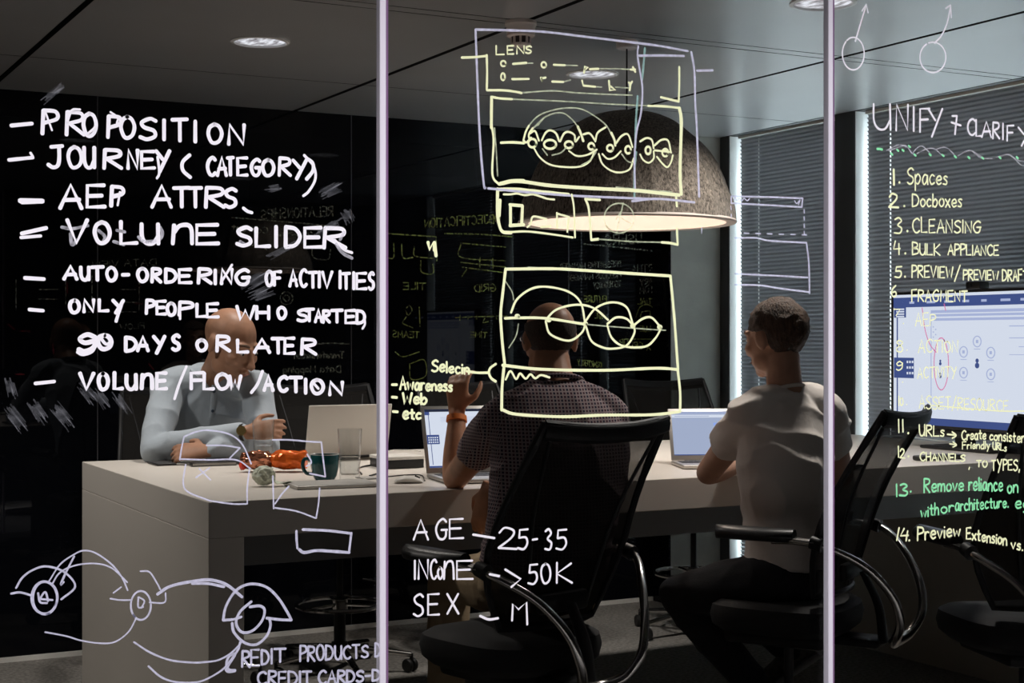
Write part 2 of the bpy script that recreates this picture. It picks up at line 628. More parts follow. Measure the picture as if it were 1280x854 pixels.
felt()
pbr('shade_lining', (0.50, 0.44, 0.40), 0.7)
pbr('cord_black', (0.01, 0.01, 0.01), 0.6)
t = thing('pendant_lamp', 'large dome pendant lamp of dark brown felt hanging over the table', 'pendant lamp', PENDANT)
DOME = [(.411, 0), (.405, .045), (.392, .09), (.374, .128), (.345, .205), (.30, .28), (.24, .336), (.18, .385), (.12, .412), (.06, .425), (.02, .43)]
bm = B()
prof = [(v.x, v.y) for v in smoothline([Vector((a, b, 0)) for a, b in DOME], 3)]
lathe(bm, prof, 96)
for v in bm.verts:          # gentle vertical pleats of the felt
    a = math.atan2(v.co.y, v.co.x)
    k = 1 + 0.020 * math.sin(29 * a) * min(1, v.co.z / .1) + 0.006 * math.sin(9 * a + 1)
    v.co.x *= k; v.co.y *= k
obj('shade', bm, 'felt', t)
bm = B(); lathe(bm, [(r * .965 - .004, z - .006 if z > .02 else z) for (r, z) in prof if r > .03] + [(0, .40)], 96); obj('lining', bm, 'shade_lining', t)
bm = B(); lathe(bm, [(.375, .001), (.411, -.002), (.416, .004), (.41, .012)], 96); obj('rim', bm, 'shade_lining', t)
bm = B(); lathe(bm, [(0, .385), (.022, .385), (.026, .30), (.02, .285), (0, .285)], 24); obj('lamp_holder', bm, 'black_metal', t)
bm = B(); tube(bm, [(0, 0, .42), (0, 0, CEIL - PENDANT[2] - .02)], .0032, 8); obj('cord', bm, 'cord_black', t)
bm = B(); h = CEIL - PENDANT[2]; lathe(bm, [(0, h), (.042, h), (.040, h - .026), (.036, h - .030), (0, h - .030)], 32); obj('ceiling_rose', bm, 'detector_plastic', t)

# ------------------------------------------------------------------ the long table
T_U0, T_U1, T_V0, T_V1, T_Z, T_T = 1.27, 4.97, 4.23, 5.87, 1.0, 0.105
t = thing('meeting_table', 'long pale high meeting table with thick top and solid end panels', 'table', ((T_U0 + T_U1) / 2, (T_V0 + T_V1) / 2, 0))
ox, oy = t.location.x, t.location.y
bm = B(); box(bm, (T_U0 - ox, T_V0 - oy, T_Z - T_T), (T_U1 - ox, T_V1 - oy, T_Z), .0025); obj('tabletop', bm, 'laminate', t, False)
for (a, b) in ((T_U0, T_U0 + T_T), (T_U1 - T_T, T_U1)):
    bm = B(); box(bm, (a - ox, T_V0 - oy, 0), (b - ox, T_V1 - oy, T_Z - T_T), .002); obj('end_panel', bm, 'laminate', t, False)
bm = B(); box(bm, (T_U0 + T_T - ox, 4.60 - oy, .755), (T_U1 - T_T - ox, 4.63 - oy, T_Z - T_T)); obj('apron', bm, pbr('apron_grey', (0.30, 0.31, 0.32), 0.5), t, False)

# ------------------------------------------------------------------ high task chairs
pbr('chair_frame', (0.012, 0.012, 0.013), 0.42, spec=0.3)
pbr('seat_fabric', (0.010, 0.010, 0.011), 0.8, bump=(300, 0.2))
pbr('arm_pad', (0.012, 0.012, 0.013), 0.38)
pbr('caster_black', (0.012, 0.012, 0.012), 0.5)


def mesh_cloth():
    """dark woven mesh: part of the light passes through the weave"""
    m, t, out = nt('chair_mesh')
    tr = t.nodes.new('ShaderNodeBsdfTransparent')
    d = t.nodes.new('ShaderNodeBsdfPrincipled')
    d.inputs['Base Color'].default_value = (0.013, 0.012, 0.011, 1); d.inputs['Roughness'].default_value = 0.7; d.inputs['Specular IOR Level'].default_value = 0.08
    mx = t.nodes.new('ShaderNodeMixShader'); mx.inputs[0].default_value = 0.88
    t.links.new(tr.outputs[0], mx.inputs[1]); t.links.new(d.outputs[0], mx.inputs[2]); t.links.new(mx.outputs[0], out.inputs[0])
    MATS['chair_mesh'] = m


mesh_cloth()
SEAT_Z = 0.66


def back_pt(u, v):
    """u -1..1 across, v 0..1 up the backrest"""
    hw = 0.17 + 0.085 * math.sin(min(1.0, v / .42) * PI / 2) - 0.030 * max(0, v - .42) / .58
    z = 0.70 + 0.535 * v + 0.016 * u * u * v
    y = -0.185 - 0.20 * v + 0.035 * math.sin(v * PI * 1.15) + 0.045 * u * u * (1 - .35 * v)
    return Vector((u * hw, y, z))


def make_chair(label, ring=True):
    t = thing('office_chair', label, 'chair')
    # seat cushion
    bm = B()
    N = 28
    lay = []
    for (k, zz) in ((.86, 0.565), (.97, 0.585), (1.0, 0.615), (.97, 0.645), (.86, SEAT_Z), (.55, SEAT_Z + .004)):
        ringv = []
        for i in range(N):
            a = 2 * PI * i / N
            cx, sy = math.cos(a), math.sin(a)
            e = 0.62
            x = .23 * k * math.copysign(abs(cx) ** e, cx)
            y = .215 * k * math.copysign(abs(sy) ** e, sy) + .005
            z = zz - (.018 if y > .18 else 0) * (y - .18) / .085 + (.01 * (abs(x) / .245) ** 2)
            ringv.append(bm.verts.new((x, y, z)))
        lay.append(ringv)
    for A, C in zip(lay, lay[1:]):
        for i in range(N): bm.faces.new((A[i], A[(i + 1) % N], C[(i + 1) % N], C[i]))
    bm.faces.new(lay[0][::-1]); bm.faces.new(lay[-1])
    obj('seat', bm, 'seat_fabric', t)
    bm = B(); box(bm, (-.13, -.16, .525), (.13, .17, .575), .02); box(bm, (-.05, -.30, .535), (.05, -.10, .565), .012); obj('seat_mechanism', bm, 'chair_frame', t)
    # backrest: mesh panel, frame, seams
    bm = B()
    NU, NV = 14, 14
    g = [[bm.verts.new(back_pt(-1 + 2 * i / NU, j / NV)) for i in range(NU + 1)] for j in range(NV + 1)]
    for j in range(NV):
        for i in range(NU): bm.faces.new((g[j][i], g[j][i + 1], g[j + 1][i + 1], g[j + 1][i]))
    bk = obj('backrest', bm, 'chair_mesh', t, recalc=False)
    bm = B()
    peri = [back_pt(-1, v / 10) for v in range(11)] + [back_pt(-1 + 2 * k / 8, 1) for k in range(1, 9)] + [back_pt(1, 1 - v / 10) for v in range(1, 11)] + [back_pt(1 - 2 * k / 6, 0) for k in range(1, 6)]
    tube(bm, peri, [.010] * 9 + [.012] * 12 + [.010] * (len(peri) - 21), 8, closed=True)
    top = [back_pt(-1 + 2 * k / 12, 1) + Vector((0, 0, -.012)) for k in range(13)]
    tube(bm, top, [.013] * 13, 8, flat=2.0)
    obj('back_frame', bm, 'chair_frame', bk)
    for s in (-1, 1):
        bm = B()
        tube(bm, [back_pt(s * .86, .93) + Vector((0, -.004, 0)), back_pt(s * .62, .55) + Vector((0, -.004, 0)), back_pt(s * .55, .08) + Vector((0, -.004, 0))], .005, 6, smooth=5)
        obj('mesh_seam', bm, 'chair_frame', bk)
    bm = B()
    tube(bm, [(0, -.30, .55), (0, -.285, .66), (0, -.235, .76)], [.028, .024, .018], 10, smooth=4, flat=.5)
    box(bm, (-.09, -.215, .735), (.09, -.188, .79), .012)
    obj('back_bracket', bm, 'chair_frame', t)
    # chrome loop that carries both arms
    half = [(.272, -.05, .872), (.272, -.13, .874), (.264, -.22, .860), (.195, -.31, .80), (.142, -.370, .715), (.112, -.385, .635), (.075, -.36, .575), (0, -.335, .555)]
    pts = half + [(-x, y, z) for (x, y, z) in half[-2::-1]]
    bm = B(); tube(bm, pts, [.011] * 3 + [.012, .0125, .013, .015, .017, .015, .013, .0125, .012] + [.011] * 3, 12, smooth=6)
    obj('arm_loop', bm, 'chrome', t)
    for s in (-1, 1):
        bm = B()
        pr = [(-.085, .020), (-.06, .034), (0, .043), (.08, .046), (.125, .040), (.155, .024), (.162, .010)]
        sec = []
        for (y, w) in pr:
            sec.append([bm.verts.new((s * .272 + math.cos(2 * PI * k / 14) * w, y - .035, .888 + math.sin(2 * PI * k / 14) * .021)) for k in range(14)])
        for A, C in zip(sec, sec[1:]):
            for k in range(14): bm.faces.new((A[k], A[(k + 1) % 14], C[(k + 1) % 14], C[k]))
        bm.faces.new(sec[0][::-1]); bm.faces.new(sec[-1])
        ar = obj('armrest', bm, 'arm_pad', t)
        bm = B()
        for dx in (-.014, .014): tube(bm, [(s * .272 + dx, -.09, .880), (s * .272 + dx, -.185, .874)], .006, 8)
        obj('arm_fork', bm, 'chrome', ar)
        bm = B(); tube(bm, [(s * .272, -.170, .875), (s * .270, -.205, .866)], [.020, .022], 12); obj('arm_clamp', bm, 'chair_frame', ar)
    # gas lift, foot ring, base, casters
    bm = B(); tube(bm, [(0, 0, .10), (0, 0, .33)], .026, 16); tube(bm, [(0, 0, .33), (0, 0, .54)], .015, 14); obj('gas_lift', bm, 'black_metal', t)
    if ring:
        bm = B()
        tube(bm, [(.19 * math.cos(2 * PI * k / 28), .19 * math.sin(2 * PI * k / 28), .30) for k in range(28)], .010, 8, closed=True)
        for k in range(3):
            a = 2 * PI * k / 3 + .5
            tube(bm, [(.03 * math.cos(a), .03 * math.sin(a), .30), (.185 * math.cos(a), .185 * math.sin(a), .30)], .008, 8)
        tube(bm, [(0, 0, .275), (0, 0, .325)], .036, 14)
        obj('foot_ring', bm, 'chrome', t)
    bm = B(); tube(bm, [(0, 0, .07), (0, 0, .135)], [.045, .036], 16)
    hub = obj('base_hub', bm, 'black_metal', t)
    for k in range(5):
        a = 2 * PI * k / 5 + .3
        c, s_ = math.cos(a), math.sin(a)
        bm = B(); tube(bm, [(c * .03, s_ * .03, .105), (c * .17, s_ * .17, .095), (c * .315, s_ * .315, .078)], [.024, .019, .014], 10, smooth=3, flat=.8)
        lg = obj('base_leg', bm, 'chrome', t)
        bm = B()
        M = Matrix.Translation((c * .315, s_ * .315, 0)) @ Matrix.Rotation(a + .9, 4, 'Z')
        for dx in (-.016, .016):
            prof = [(0, -.009), (.026, -.009), (.030, -.004), (.030, .004), (.026, .009), (0, .009)]
            b2 = B(); lathe(b2, prof, 20)
            for v in b2.verts: v.co = M @ (Vector((v.co.z + dx, v.co.x, v.co.y)) + Vector((0, 0.008, .0305)))
            vm = {v: bm.verts.new(v.co) for v in b2.verts}
            for f in b2.faces: bm.faces.new([vm[v] for v in f.verts])
            b2.free()
        tube(bm, [M @ Vector((0, 0, .03)), M @ Vector((0, 0, .082))], .008, 8)
        obj('caster', bm, 'caster_black', lg)
    return t


CH = []
# (u, v, turn from facing +V, to the left positive), label
SPOTS = [
    (None, (640, 4.22), 14, 'black mesh chair holding the man in the checked shirt, its back towards the glass'),
    (None, (986, 4.74), 31, 'black mesh chair with chrome arm loops under the man in the white T-shirt'),
    (None, (1280, 4.50), -18, 'empty black mesh chair at the right edge, in front of the monitor'),
    ((1.80, 6.33), None, 172, 'black chair holding the man in the blue shirt behind the table'),
    ((2.47, 6.26), None, 172, 'empty black chair behind the white laptop, right of the man in blue'),
    ((3.28, 6.33), None, 184, 'empty black chair on the far side, behind the laptop with the sketch screen'),
    ((4.36, 6.27), None, 170, 'empty black chair on the far side in front of the concrete pillar'),
]
proto = None
for uv, px, turn, lab in SPOTS:
    if px: w = atD(px[0], 425, px[1]); uv = (w.x, w.y)
    if proto is None: c = proto = make_chair(lab)
    else: c = copy_tree(proto)
    c.location = (uv[0], uv[1], 0)
    c.rotation_euler = (0, 0, R(turn))
    tag(c, lab, 'chair', 'black mesh chairs around the table')
    CH.append(c)

# ------------------------------------------------------------------ people
from mathutils import noise as mnoise
from mathutils.bvhtree import BVHTree

pbr('skin_tan', (0.33, 0.175, 0.11), 0.5, spec=0.35, noise=(30, 0.10))
pbr('skin_warm', (0.46, 0.225, 0.13), 0.5, spec=0.35, noise=(30, 0.12))
pbr('skin_pale', (0.50, 0.29, 0.20), 0.5, spec=0.35, noise=(30, 0.10))
pbr('blue_cotton', (0.32, 0.365, 0.41), 0.85, bump=(60, 0.15), sheen=0.2)
pbr('white_cotton', (0.74, 0.68, 0.63), 0.9, bump=(45, 0.2), sheen=0.2)
pbr('khaki_cotton', (0.42, 0.31, 0.19), 0.9, bump=(80, 0.2))
pbr('dark_denim', (0.008, 0.0085, 0.012), 0.9, bump=(200, 0.2))
pbr('dark_trousers', (0.02, 0.02, 0.024), 0.9)
pbr('hair_grizzled', (0.055, 0.032, 0.022), 0.8, noise=(180, 0.5), bump=(260, 0.8))
pbr('hair_brown', (0.075, 0.042, 0.025), 0.65, noise=(120, 0.5, (1, 1, .3)), bump=(220, 0.9, (1, 1, .25)))
pbr('brow', (0.10, 0.06, 0.04), 0.8)
pbr('eye_white', (0.6, 0.58, 0.55), 0.3)
pbr('eye_dark', (0.02, 0.015, 0.01), 0.2)
pbr('lip', (0.30, 0.12, 0.09), 0.5)
pbr('shoe_leather', (0.025, 0.020, 0.018), 0.6)
pbr('shoe_canvas', (0.05, 0.045, 0.042), 0.8, noise=(70, 0.6))
pbr('sole_rubber', (0.10, 0.10, 0.10), 0.8)
pbr('watch_strap', (0.012, 0.010, 0.010), 0.5)
pbr('gold', (0.75, 0.55, 0.22), 0.25, 1.0)
pbr('orange_band', (0.75, 0.20, 0.03), 0.6)
pbr('button_navy', (0.03, 0.05, 0.08), 0.4)
pbr('spectacle_wire', (0.30, 0.29, 0.28), 0.25, 1.0)


def gingham():
    """small dark red and navy check with pale grid lines, woven along the body axes"""
    m, t, out = nt('gingham')
    L = t.links.new
    b = t.nodes.new('ShaderNodeBsdfPrincipled'); b.inputs['Roughness'].default_value = 0.9; b.inputs['Specular IOR Level'].default_value = 0.15
    tc = t.nodes.new('ShaderNodeTexCoord')
    ge = t.nodes.new('ShaderNodeNewGeometry')
    sp = t.nodes.new('ShaderNodeSeparateXYZ'); L(tc.outputs['Object'], sp.inputs[0])
    sn = t.nodes.new('ShaderNodeSeparateXYZ'); L(tc.outputs['Normal'], sn.inputs[0])

    def math_(op, a, b_=None):
        n = t.nodes.new('ShaderNodeMath'); n.operation = op
        for i, v in enumerate((a, b_)):
            if v is None: continue
            if isinstance(v, (int, float)): n.inputs[i].default_value = v
            else: L(v, n.inputs[i])
        return n.outputs[0]
    side = math_('GREATER_THAN', math_('ABSOLUTE', sn.outputs[0]), 0.72)
    h = math_('ADD', math_('MULTIPLY', sp.outputs[0], math_('SUBTRACT', 1.0, side)), math_('MULTIPLY', sp.outputs[1], side))
    P = 0.0098

    def line(c): return math_('LESS_THAN', math_('FRACT', math_('MULTIPLY', c, 1 / P)), 0.40)

    def alt(c): return math_('LESS_THAN', math_('FRACT', math_('MULTIPLY', c, 0.5 / P)), 0.5)
    lv, lh = line(h), line(sp.outputs[2])
    mix1 = t.nodes.new('ShaderNodeMixRGB'); mix1.inputs[1].default_value = (0.085, 0.030, 0.048, 1); mix1.inputs[2].default_value = (0.030, 0.027, 0.055, 1); L(alt(h), mix1.inputs[0])
    mix2 = t.nodes.new('ShaderNodeMixRGB'); mix2.inputs[2].default_value = (0.50, 0.40, 0.40, 1); L(mix1.outputs[0], mix2.inputs[1])
    amt = math_('MULTIPLY', math_('MAXIMUM', lv, lh), 0.78)
    L(amt, mix2.inputs[0]); L(mix2.outputs[0], b.inputs['Base Color']); L(b.outputs[0], out.inputs[0])
    MATS['gingham'] = m


gingham()


def basis(fwd, up):
    f = Vector(fwd).normalized()
    u = Vector(up); u = (u - f * u.dot(f)).normalized()
    r = f.cross(u)
    return r, f, u


def mat4(c, r, f, u):
    return Matrix(((r.x, f.x, u.x, c.x), (r.y, f.y, u.y, c.y), (r.z, f.z, u.z, c.z), (0, 0, 0, 1)))


def loft(bm, rings, seg=20, power=1.0):
    """rings: (centre, semi-axis A, semi-axis B); closed shell"""
    R_ = []
    for (c, A, Bv) in rings:
        ring = []
        for k in range(seg):
            a = 2 * PI * k / seg
            ca, sa = math.cos(a), math.sin(a)
            ca = math.copysign(abs(ca) ** power, ca); sa = math.copysign(abs(sa) ** power, sa)
            ring.append(bm.verts.new(c + A * ca + Bv * sa))
        R_.append(ring)
    for P, Q in zip(R_, R_[1:]):
        for k in range(seg): bm.faces.new((P[k], P[(k + 1) % seg], Q[(k + 1) % seg], Q[k]))
    bm.faces.new(R_[0][::-1]); bm.faces.new(R_[-1])


def limb(bm, pts, rads, seg=14, smooth=5):
    tube(bm, pts, rads, seg, smooth=smooth)
    for p, r in ((pts[0], rads[0]), (pts[-1], rads[-1])): ellipsoid(bm, p, (r * .97,) * 3, seg=14, ring=10)


def head_shell(bm, M, s=1.0, thin=1.0):
    def E(c, r): ellipsoid(bm, [v * s for v in c], [v * s for v in r], M)

    def T(pts, rads): tube(bm, [M @ (Vector(p) * s) for p in pts], [r * s for r in rads], 10)
    E((0, -.018, .034), (.077 * thin, .098, .084))
    E((0, .028, -.015), (.064 * thin, .070, .088))
    E((0, .032, -.068), (.052 * thin, .056, .046))
    E((0, .070, -.096), (.024, .020, .018))
    for sx in (-1, 1):
        E((sx * .029, .076, .029), (.027, .015, .010))
        E((sx * .040, .062, -.022), (.026, .026, .024))
        E((sx * .031, .079, .008), (.015, .012, .009))
        E((sx * .011, .103, -.036), (.009, .011, .008))
        E((sx * .046, .020, -.070), (.018, .036, .028))
        Me = M @ Matrix.Translation(Vector((sx * .077, -.012, -.004)) * s) @ Matrix.Rotation(sx * R(-22), 4, 'Z') @ Matrix.Rotation(R(-10), 4, 'X')
        ellipsoid(bm, (0, 0, 0), [v * s for v in (.009, .020, .034)], Me)
        ellipsoid(bm, Vector((sx * .003, -.012, .006)) * s, [v * s for v in (.010, .010, .026)], Me)
    T([(0, .090, .022), (0, .108, -.012), (0, .121, -.032), (0, .112, -.040)], [.008, .010, .013, .009])
    E((0, .092, -.060), (.025, .011, .0065))
    E((0, .091, -.071), (.021, .011, .007))


def hand_shell(bm, wrist, d, n, thumb, size=1.0, curl=0.5, spread=0.12):
    """d towards the fingers, n out of the back of the hand, thumb the thumb's side"""
    d = Vector(d).normalized(); n = Vector(n); n = (n - d * n.dot(d)).normalized()
    th = Vector(thumb); th = (th - d * th.dot(d) - n * th.dot(n)).normalized()
    s = size
    w = Vector(wrist)
    loft(bm, [(w - d * .02 * s, th * .026 * s, n * .019 * s), (w + d * .02 * s, th * .032 * s, n * .018 * s), (w + d * .055 * s, th * .040 * s, n * .016 * s), (w + d * .088 * s, th * .041 * s, n * .013 * s), (w + d * .098 * s, th * .036 * s, n * .009 * s)], 14)
    lens = [(.030, .072), (.010, .080), (-.010, .075), (-.029, .058)]
    for i, (off, ln) in enumerate(lens):
        p = w + d * .088 * s + th * off * s
        dd = (d + th * (off / .03) * spread).normalized()
        pts, rad = [p], [.0092 * s]
        ang = 0.0
        for k, fr in enumerate((.45, .32, .23)):
            ang += curl * (0.75 if k == 0 else 0.9) * (1 + .12 * i)
            v = dd * math.cos(ang) - n * math.sin(ang)
            p = p + v * ln * fr * s
            pts.append(p); rad.append((.0084, .0078, .0066)[k] * s)
        tube(bm, pts, rad, 8)
        for q, r_ in zip(pts, rad): ellipsoid(bm, q, (r_,) * 3, seg=8, ring=6)
    p0 = w + d * .028 * s + th * .026 * s - n * .004 * s
    p1 = p0 + (d * .55 + th * .75 - n * .25).normalized() * .040 * s
    p2 = p1 + (d * .85 + th * .25 - n * (.3 + .3 * curl)).normalized() * .030 * s
    p3 = p2 + (d * .9 - n * (.35 + .4 * curl)).normalized() * .024 * s
    tube(bm, [p0, p1, p2, p3], [.014 * s, .0115 * s, .0098 * s, .0078 * s], 9)
    for q, r_ in ((p1, .0115), (p2, .0098), (p3, .0078)): ellipsoid(bm, q, (r_ * s,) * 3, seg=8, ring=6)


def wrinkle(o, amp, scale, stretch=(1, 1, 1), seed=0.0):
    me = o.data
    nrm = [v.normal.copy() for v in me.vertices]
    for v in me.vertices:
        p = Vector((v.co.x * stretch[0], v.co.y * stretch[1], v.co.z * stretch[2])) * scale + Vector((seed, seed * 2, 0))
        k = 1 - abs(mnoise.noise(p)) * 2
        v.co += nrm[v.index] * amp * (max(0, k) ** 2 - .3)
    me.update()


def torso_rings(J, grow, top=True):
    hr = (J['hipR'] - J['hipL']).normalized()
    sr = (J['shR'] - J['shL']).normalized()
    P, C, N = J['pelvis'], J['chest'], J['neck']
    path = smoothline([P - (C - P) * .18, P, P.lerp(C, .5) + J.get('waist', Vector((0, 0, 0))), C, C.lerp(N, .62), N], 4)
    n = len(path)
    rx = smoothline([Vector((v, 0, 0)) for v in J.get('rx', (.165, .170, .155, .172, .160, .070))], 4)
    ry = smoothline([Vector((v, 0, 0)) for v in J.get('ry', (.125, .130, .112, .118, .098, .062))], 4)
    rings = []
    for i in range(n):
        t = (path[min(i + 1, n - 1)] - path[max(i - 1, 0)]).normalized()
        r = hr.lerp(sr, i / (n - 1)); r = (r - t * r.dot(t)).normalized()
        f = t.cross(r)
        rings.append((path[i], r * (rx[i].x + grow), f * (ry[i].x + grow)))
    return rings


def person(name, label, J, skin, shirt, trousers, shoe, sleeve, voxel=.006, shirt_wr=(.006, 9, (1, 1, 1))):
    """J holds the joints in world space"""
    root = thing(name, label, 'person', J['pelvis'].x and (J['pelvis'].x, J['pelvis'].y, 0) or (0, 0, 0))
    O = Vector(root.location)
    yaw = J.get('yaw', 0.0)
    root.rotation_euler = (0, 0, yaw)
    inv = (Matrix.Translation(O) @ Matrix.Rotation(yaw, 4, 'Z')).inverted()
    G = {}
    for k, v in J.items():
        if isinstance(v, Vector) and k not in ('waist', 'headF', 'headU', 'hdL', 'hnL', 'htL', 'hdR', 'hnR', 'htR'): G[k] = inv @ v
        elif isinstance(v, Vector): G[k] = inv.to_3x3() @ v
        else: G[k] = v
    J = G
    r, f, u = basis(J['headF'], J['headU'])
    HM = mat4(J['head'], r, f, u)
    # one continuous body
    bm = B()
    head_shell(bm, HM, J.get('hs', 1.0))
    nk = HM @ Vector((0, -.022, -.055))
    limb(bm, [J['neck'] - (nk - J['neck']).normalized() * .03, J['neck'].lerp(nk, .5), nk], [.064, .056, .056])
    loft(bm, torso_rings(J, -.014))
    for S_ in 'LR':
        sh, el, wr = J['sh' + S_], J['el' + S_], J['wr' + S_]
        limb(bm, [J['neck'], sh], [.052, .056], smooth=0)
        limb(bm, [sh, sh.lerp(el, .5), el], [.055, .047, .040])
        limb(bm, [el, el.lerp(wr, .35), wr], [.041, .041, .027])
        hand_shell(bm, wr + (wr - el).normalized() * .01, J['hd' + S_], J['hn' + S_], J['ht' + S_], J.get('hand', 1.0), J.get('curl' + S_, .45))
        hp, kn, an, to = J['hip' + S_], J['kn' + S_], J['an' + S_], J['to' + S_]
        limb(bm, [hp, hp.lerp(kn, .5), kn], [.078, .066, .050])
        limb(bm, [kn, kn.lerp(an, .35), an], [.050, .048, .034])
        limb(bm, [an, to], [.034, .026], smooth=0)
    body = remeshed(obj('body', bm, skin, root), voxel, 4)
    # shirt
    bm = B()
    loft(bm, torso_rings(J, .012)[5:])
    for S_ in 'LR':
        sh, el, wr = J['sh' + S_], J['el' + S_], J['wr' + S_]
        limb(bm, [J['neck'].lerp(sh, .2), J['neck'].lerp(sh, .6) + Vector((0, 0, .004)), sh], [.062, .066, .070])
        if sleeve >= 1.5:
            limb(bm, [sh, sh.lerp(el, .5), el], [.070, .060, .053])
            limb(bm, [el, el.lerp(wr, .4), el.lerp(wr, .93)], [.053, .051, .041])
        else:
            e = sh.lerp(el, sleeve)
            tube(bm, [sh, sh.lerp(e, .5), e], [.071, .067, .064], 18, smooth=4)
    sho = remeshed(obj('shirt', bm, shirt, root), .007, 5)
    wrinkle(sho, *shirt_wr)
    # trousers
    bm = B()
    loft(bm, torso_rings(J, .0)[:9])
    for S_ in 'LR':
        hp, kn, an = J['hip' + S_], J['kn' + S_], J['an' + S_]
        limb(bm, [hp, hp.lerp(kn, .5), kn], [.096, .084, .066])
        limb(bm, [kn, kn.lerp(an, .4), kn.lerp(an, .92)], [.066, .064, .054])
    tr = remeshed(obj('trousers', bm, trousers, root), .009, 5)
    wrinkle(tr, .006, 8)
    for S_ in 'LR':
        an, to = J['an' + S_], J['to' + S_]
        d = (to - an)
        bm = B()
        dh = Vector((d.x, d.y, d.z)).normalized()
        sd = (J['kn' + S_] - an).normalized(); sd = (sd - dh * sd.dot(dh)).normalized()
        wv = dh.cross(sd)
        loft(bm, [(an - dh * .055, wv * .026, sd * .028), (an - dh * .03, wv * .036, sd * .042), (an + dh * .02, wv * .038, sd * .045), (an + dh * .09, wv * .043, sd * .034), (an + dh * .15, wv * .042, sd * .026), (an + dh * .185, wv * .026, sd * .016)], 18)
        so = obj('shoe', bm, shoe, root)
        bm = B()
        c0 = an - sd * .034
        loft(bm, [(c0 - dh * .065, wv * .025, sd * .010), (c0 - dh * .03, wv * .040, sd * .012), (c0 + dh * .09, wv * .047, sd * .011), (c0 + dh * .15, wv * .045, sd * .010), (c0 + dh * .195, wv * .026, sd * .009)], 18)
        obj('sole', bm, 'sole_rubber', so)
    return root, body, sho, HM, J


def shell_cap(parent, HM, keep, mat, name='hair', c=(0, -.018, .034), r=(.082, .103, .089), bumpy=.004, s=1.0, tuck=.88):
    """hair: a thick cap over the skull, its border tucked into the head"""
    bm = B()
    bmesh.ops.create_uvsphere(bm, u_segments=56, v_segments=40, radius=1.0)
    c = Vector(c)
    kill = []
    for v in bm.verts:
        p = Vector((v.co.x * r[0], v.co.y * r[1], v.co.z * r[2]))
        n_ = mnoise.noise(p * 38) * bumpy + mnoise.noise(p * 120) * bumpy * .6
        v.co = (p * (1 + n_ / .09) + c) * s
    for f in list(bm.faces):
        if not keep(f.calc_center_median() / s): kill.append(f)
    bmesh.ops.delete(bm, geom=kill, context='FACES')
    for v in bm.verts:
        if v.is_boundary: v.co = (v.co - c * s) * tuck + c * s
    for v in bm.verts: v.co = HM @ v.co
    return obj(name, bm, mat, parent)


def face_bits(root, HM, s=1.0, brow='brow'):
    bm = B()
    for sx in (-1, 1): ellipsoid(bm, Vector((sx * .031, .0835, .006)) * s, [v * s for v in (.0115, .0095, .0062)], HM, 12, 8)
    e = obj('eye', bm, 'eye_white', root)
    bm = B()
    for sx in (-1, 1): ellipsoid(bm, Vector((sx * .031, .0915, .0045)) * s, [v * s for v in (.0052, .0026, .0048)], HM, 10, 8)
    obj('iris', bm, 'eye_dark', e)
    bm = B()
    for sx in (-1, 1): tube(bm, [HM @ (Vector(p) * s) for p in ((sx * .012, .0905, .031), (sx * .032, .0905, .036), (sx * .050, .078, .033))], [.004 * s, .0048 * s, .003 * s], 8, smooth=4)
    obj('eyebrow', bm, brow, root)
    bm = B()
    tube(bm, [HM @ (Vector(p) * s) for p in ((-.023, .0975, -.064), (0, .1035, -.0655), (.023, .0975, -.064))], [.0012 * s, .003 * s, .0012 * s], 8, smooth=4)
    obj('mouth', bm, 'lip', root)


def cam_vec(r, d, u): return CR * r + CF * d + UP * u


# the man in the blue shirt behind the table, arms folded on it
J = dict(
    pelvis=atD(238, 634, 6.34), chest=atD(256, 545, 6.14), neck=atD(266, 474, 6.00), head=atD(289, 431, 5.86),
    headF=cam_vec(.74, -.50, -.40), headU=cam_vec(.15, -.1, 1), hs=1.14,
    shL=atD(320, 484, 5.96), shR=atD(212, 482, 6.00), elL=atD(334, 558, 5.80), elR=atD(192, 562, 5.76),
    wrL=atD(262, 564, 5.63), wrR=atD(306, 541, 5.69),
    hdL=cam_vec(-1, .05, -.02), hnL=cam_vec(0, -.75, .6), htL=cam_vec(0, .5, .8), curlL=.42,
    hdR=cam_vec(1, .05, .12), hnR=cam_vec(0, -.9, .3), htR=cam_vec(0, .1, 1), curlR=.5,
    hipL=atD(268, 634, 6.30), hipR=atD(208, 634, 6.36), knL=atD(285, 640, 5.92), knR=atD(205, 640, 5.96),
    anL=atD(285, 770, 6.02), anR=atD(210, 770, 6.06), toL=atD(287, 785, 5.88), toR=atD(208, 785, 5.92), yaw=R(-28 + 180 + 18))
man, body, shirt, HM, Jl = person('person', 'bald man in a pale blue shirt leaning on the table with folded arms', J, 'skin_tan', 'blue_cotton', 'dark_trousers', 'shoe_leather', 2.0, shirt_wr=(.009, 7, (1, 1, 1), 3.0))
face_bits(man, HM, 1.14)
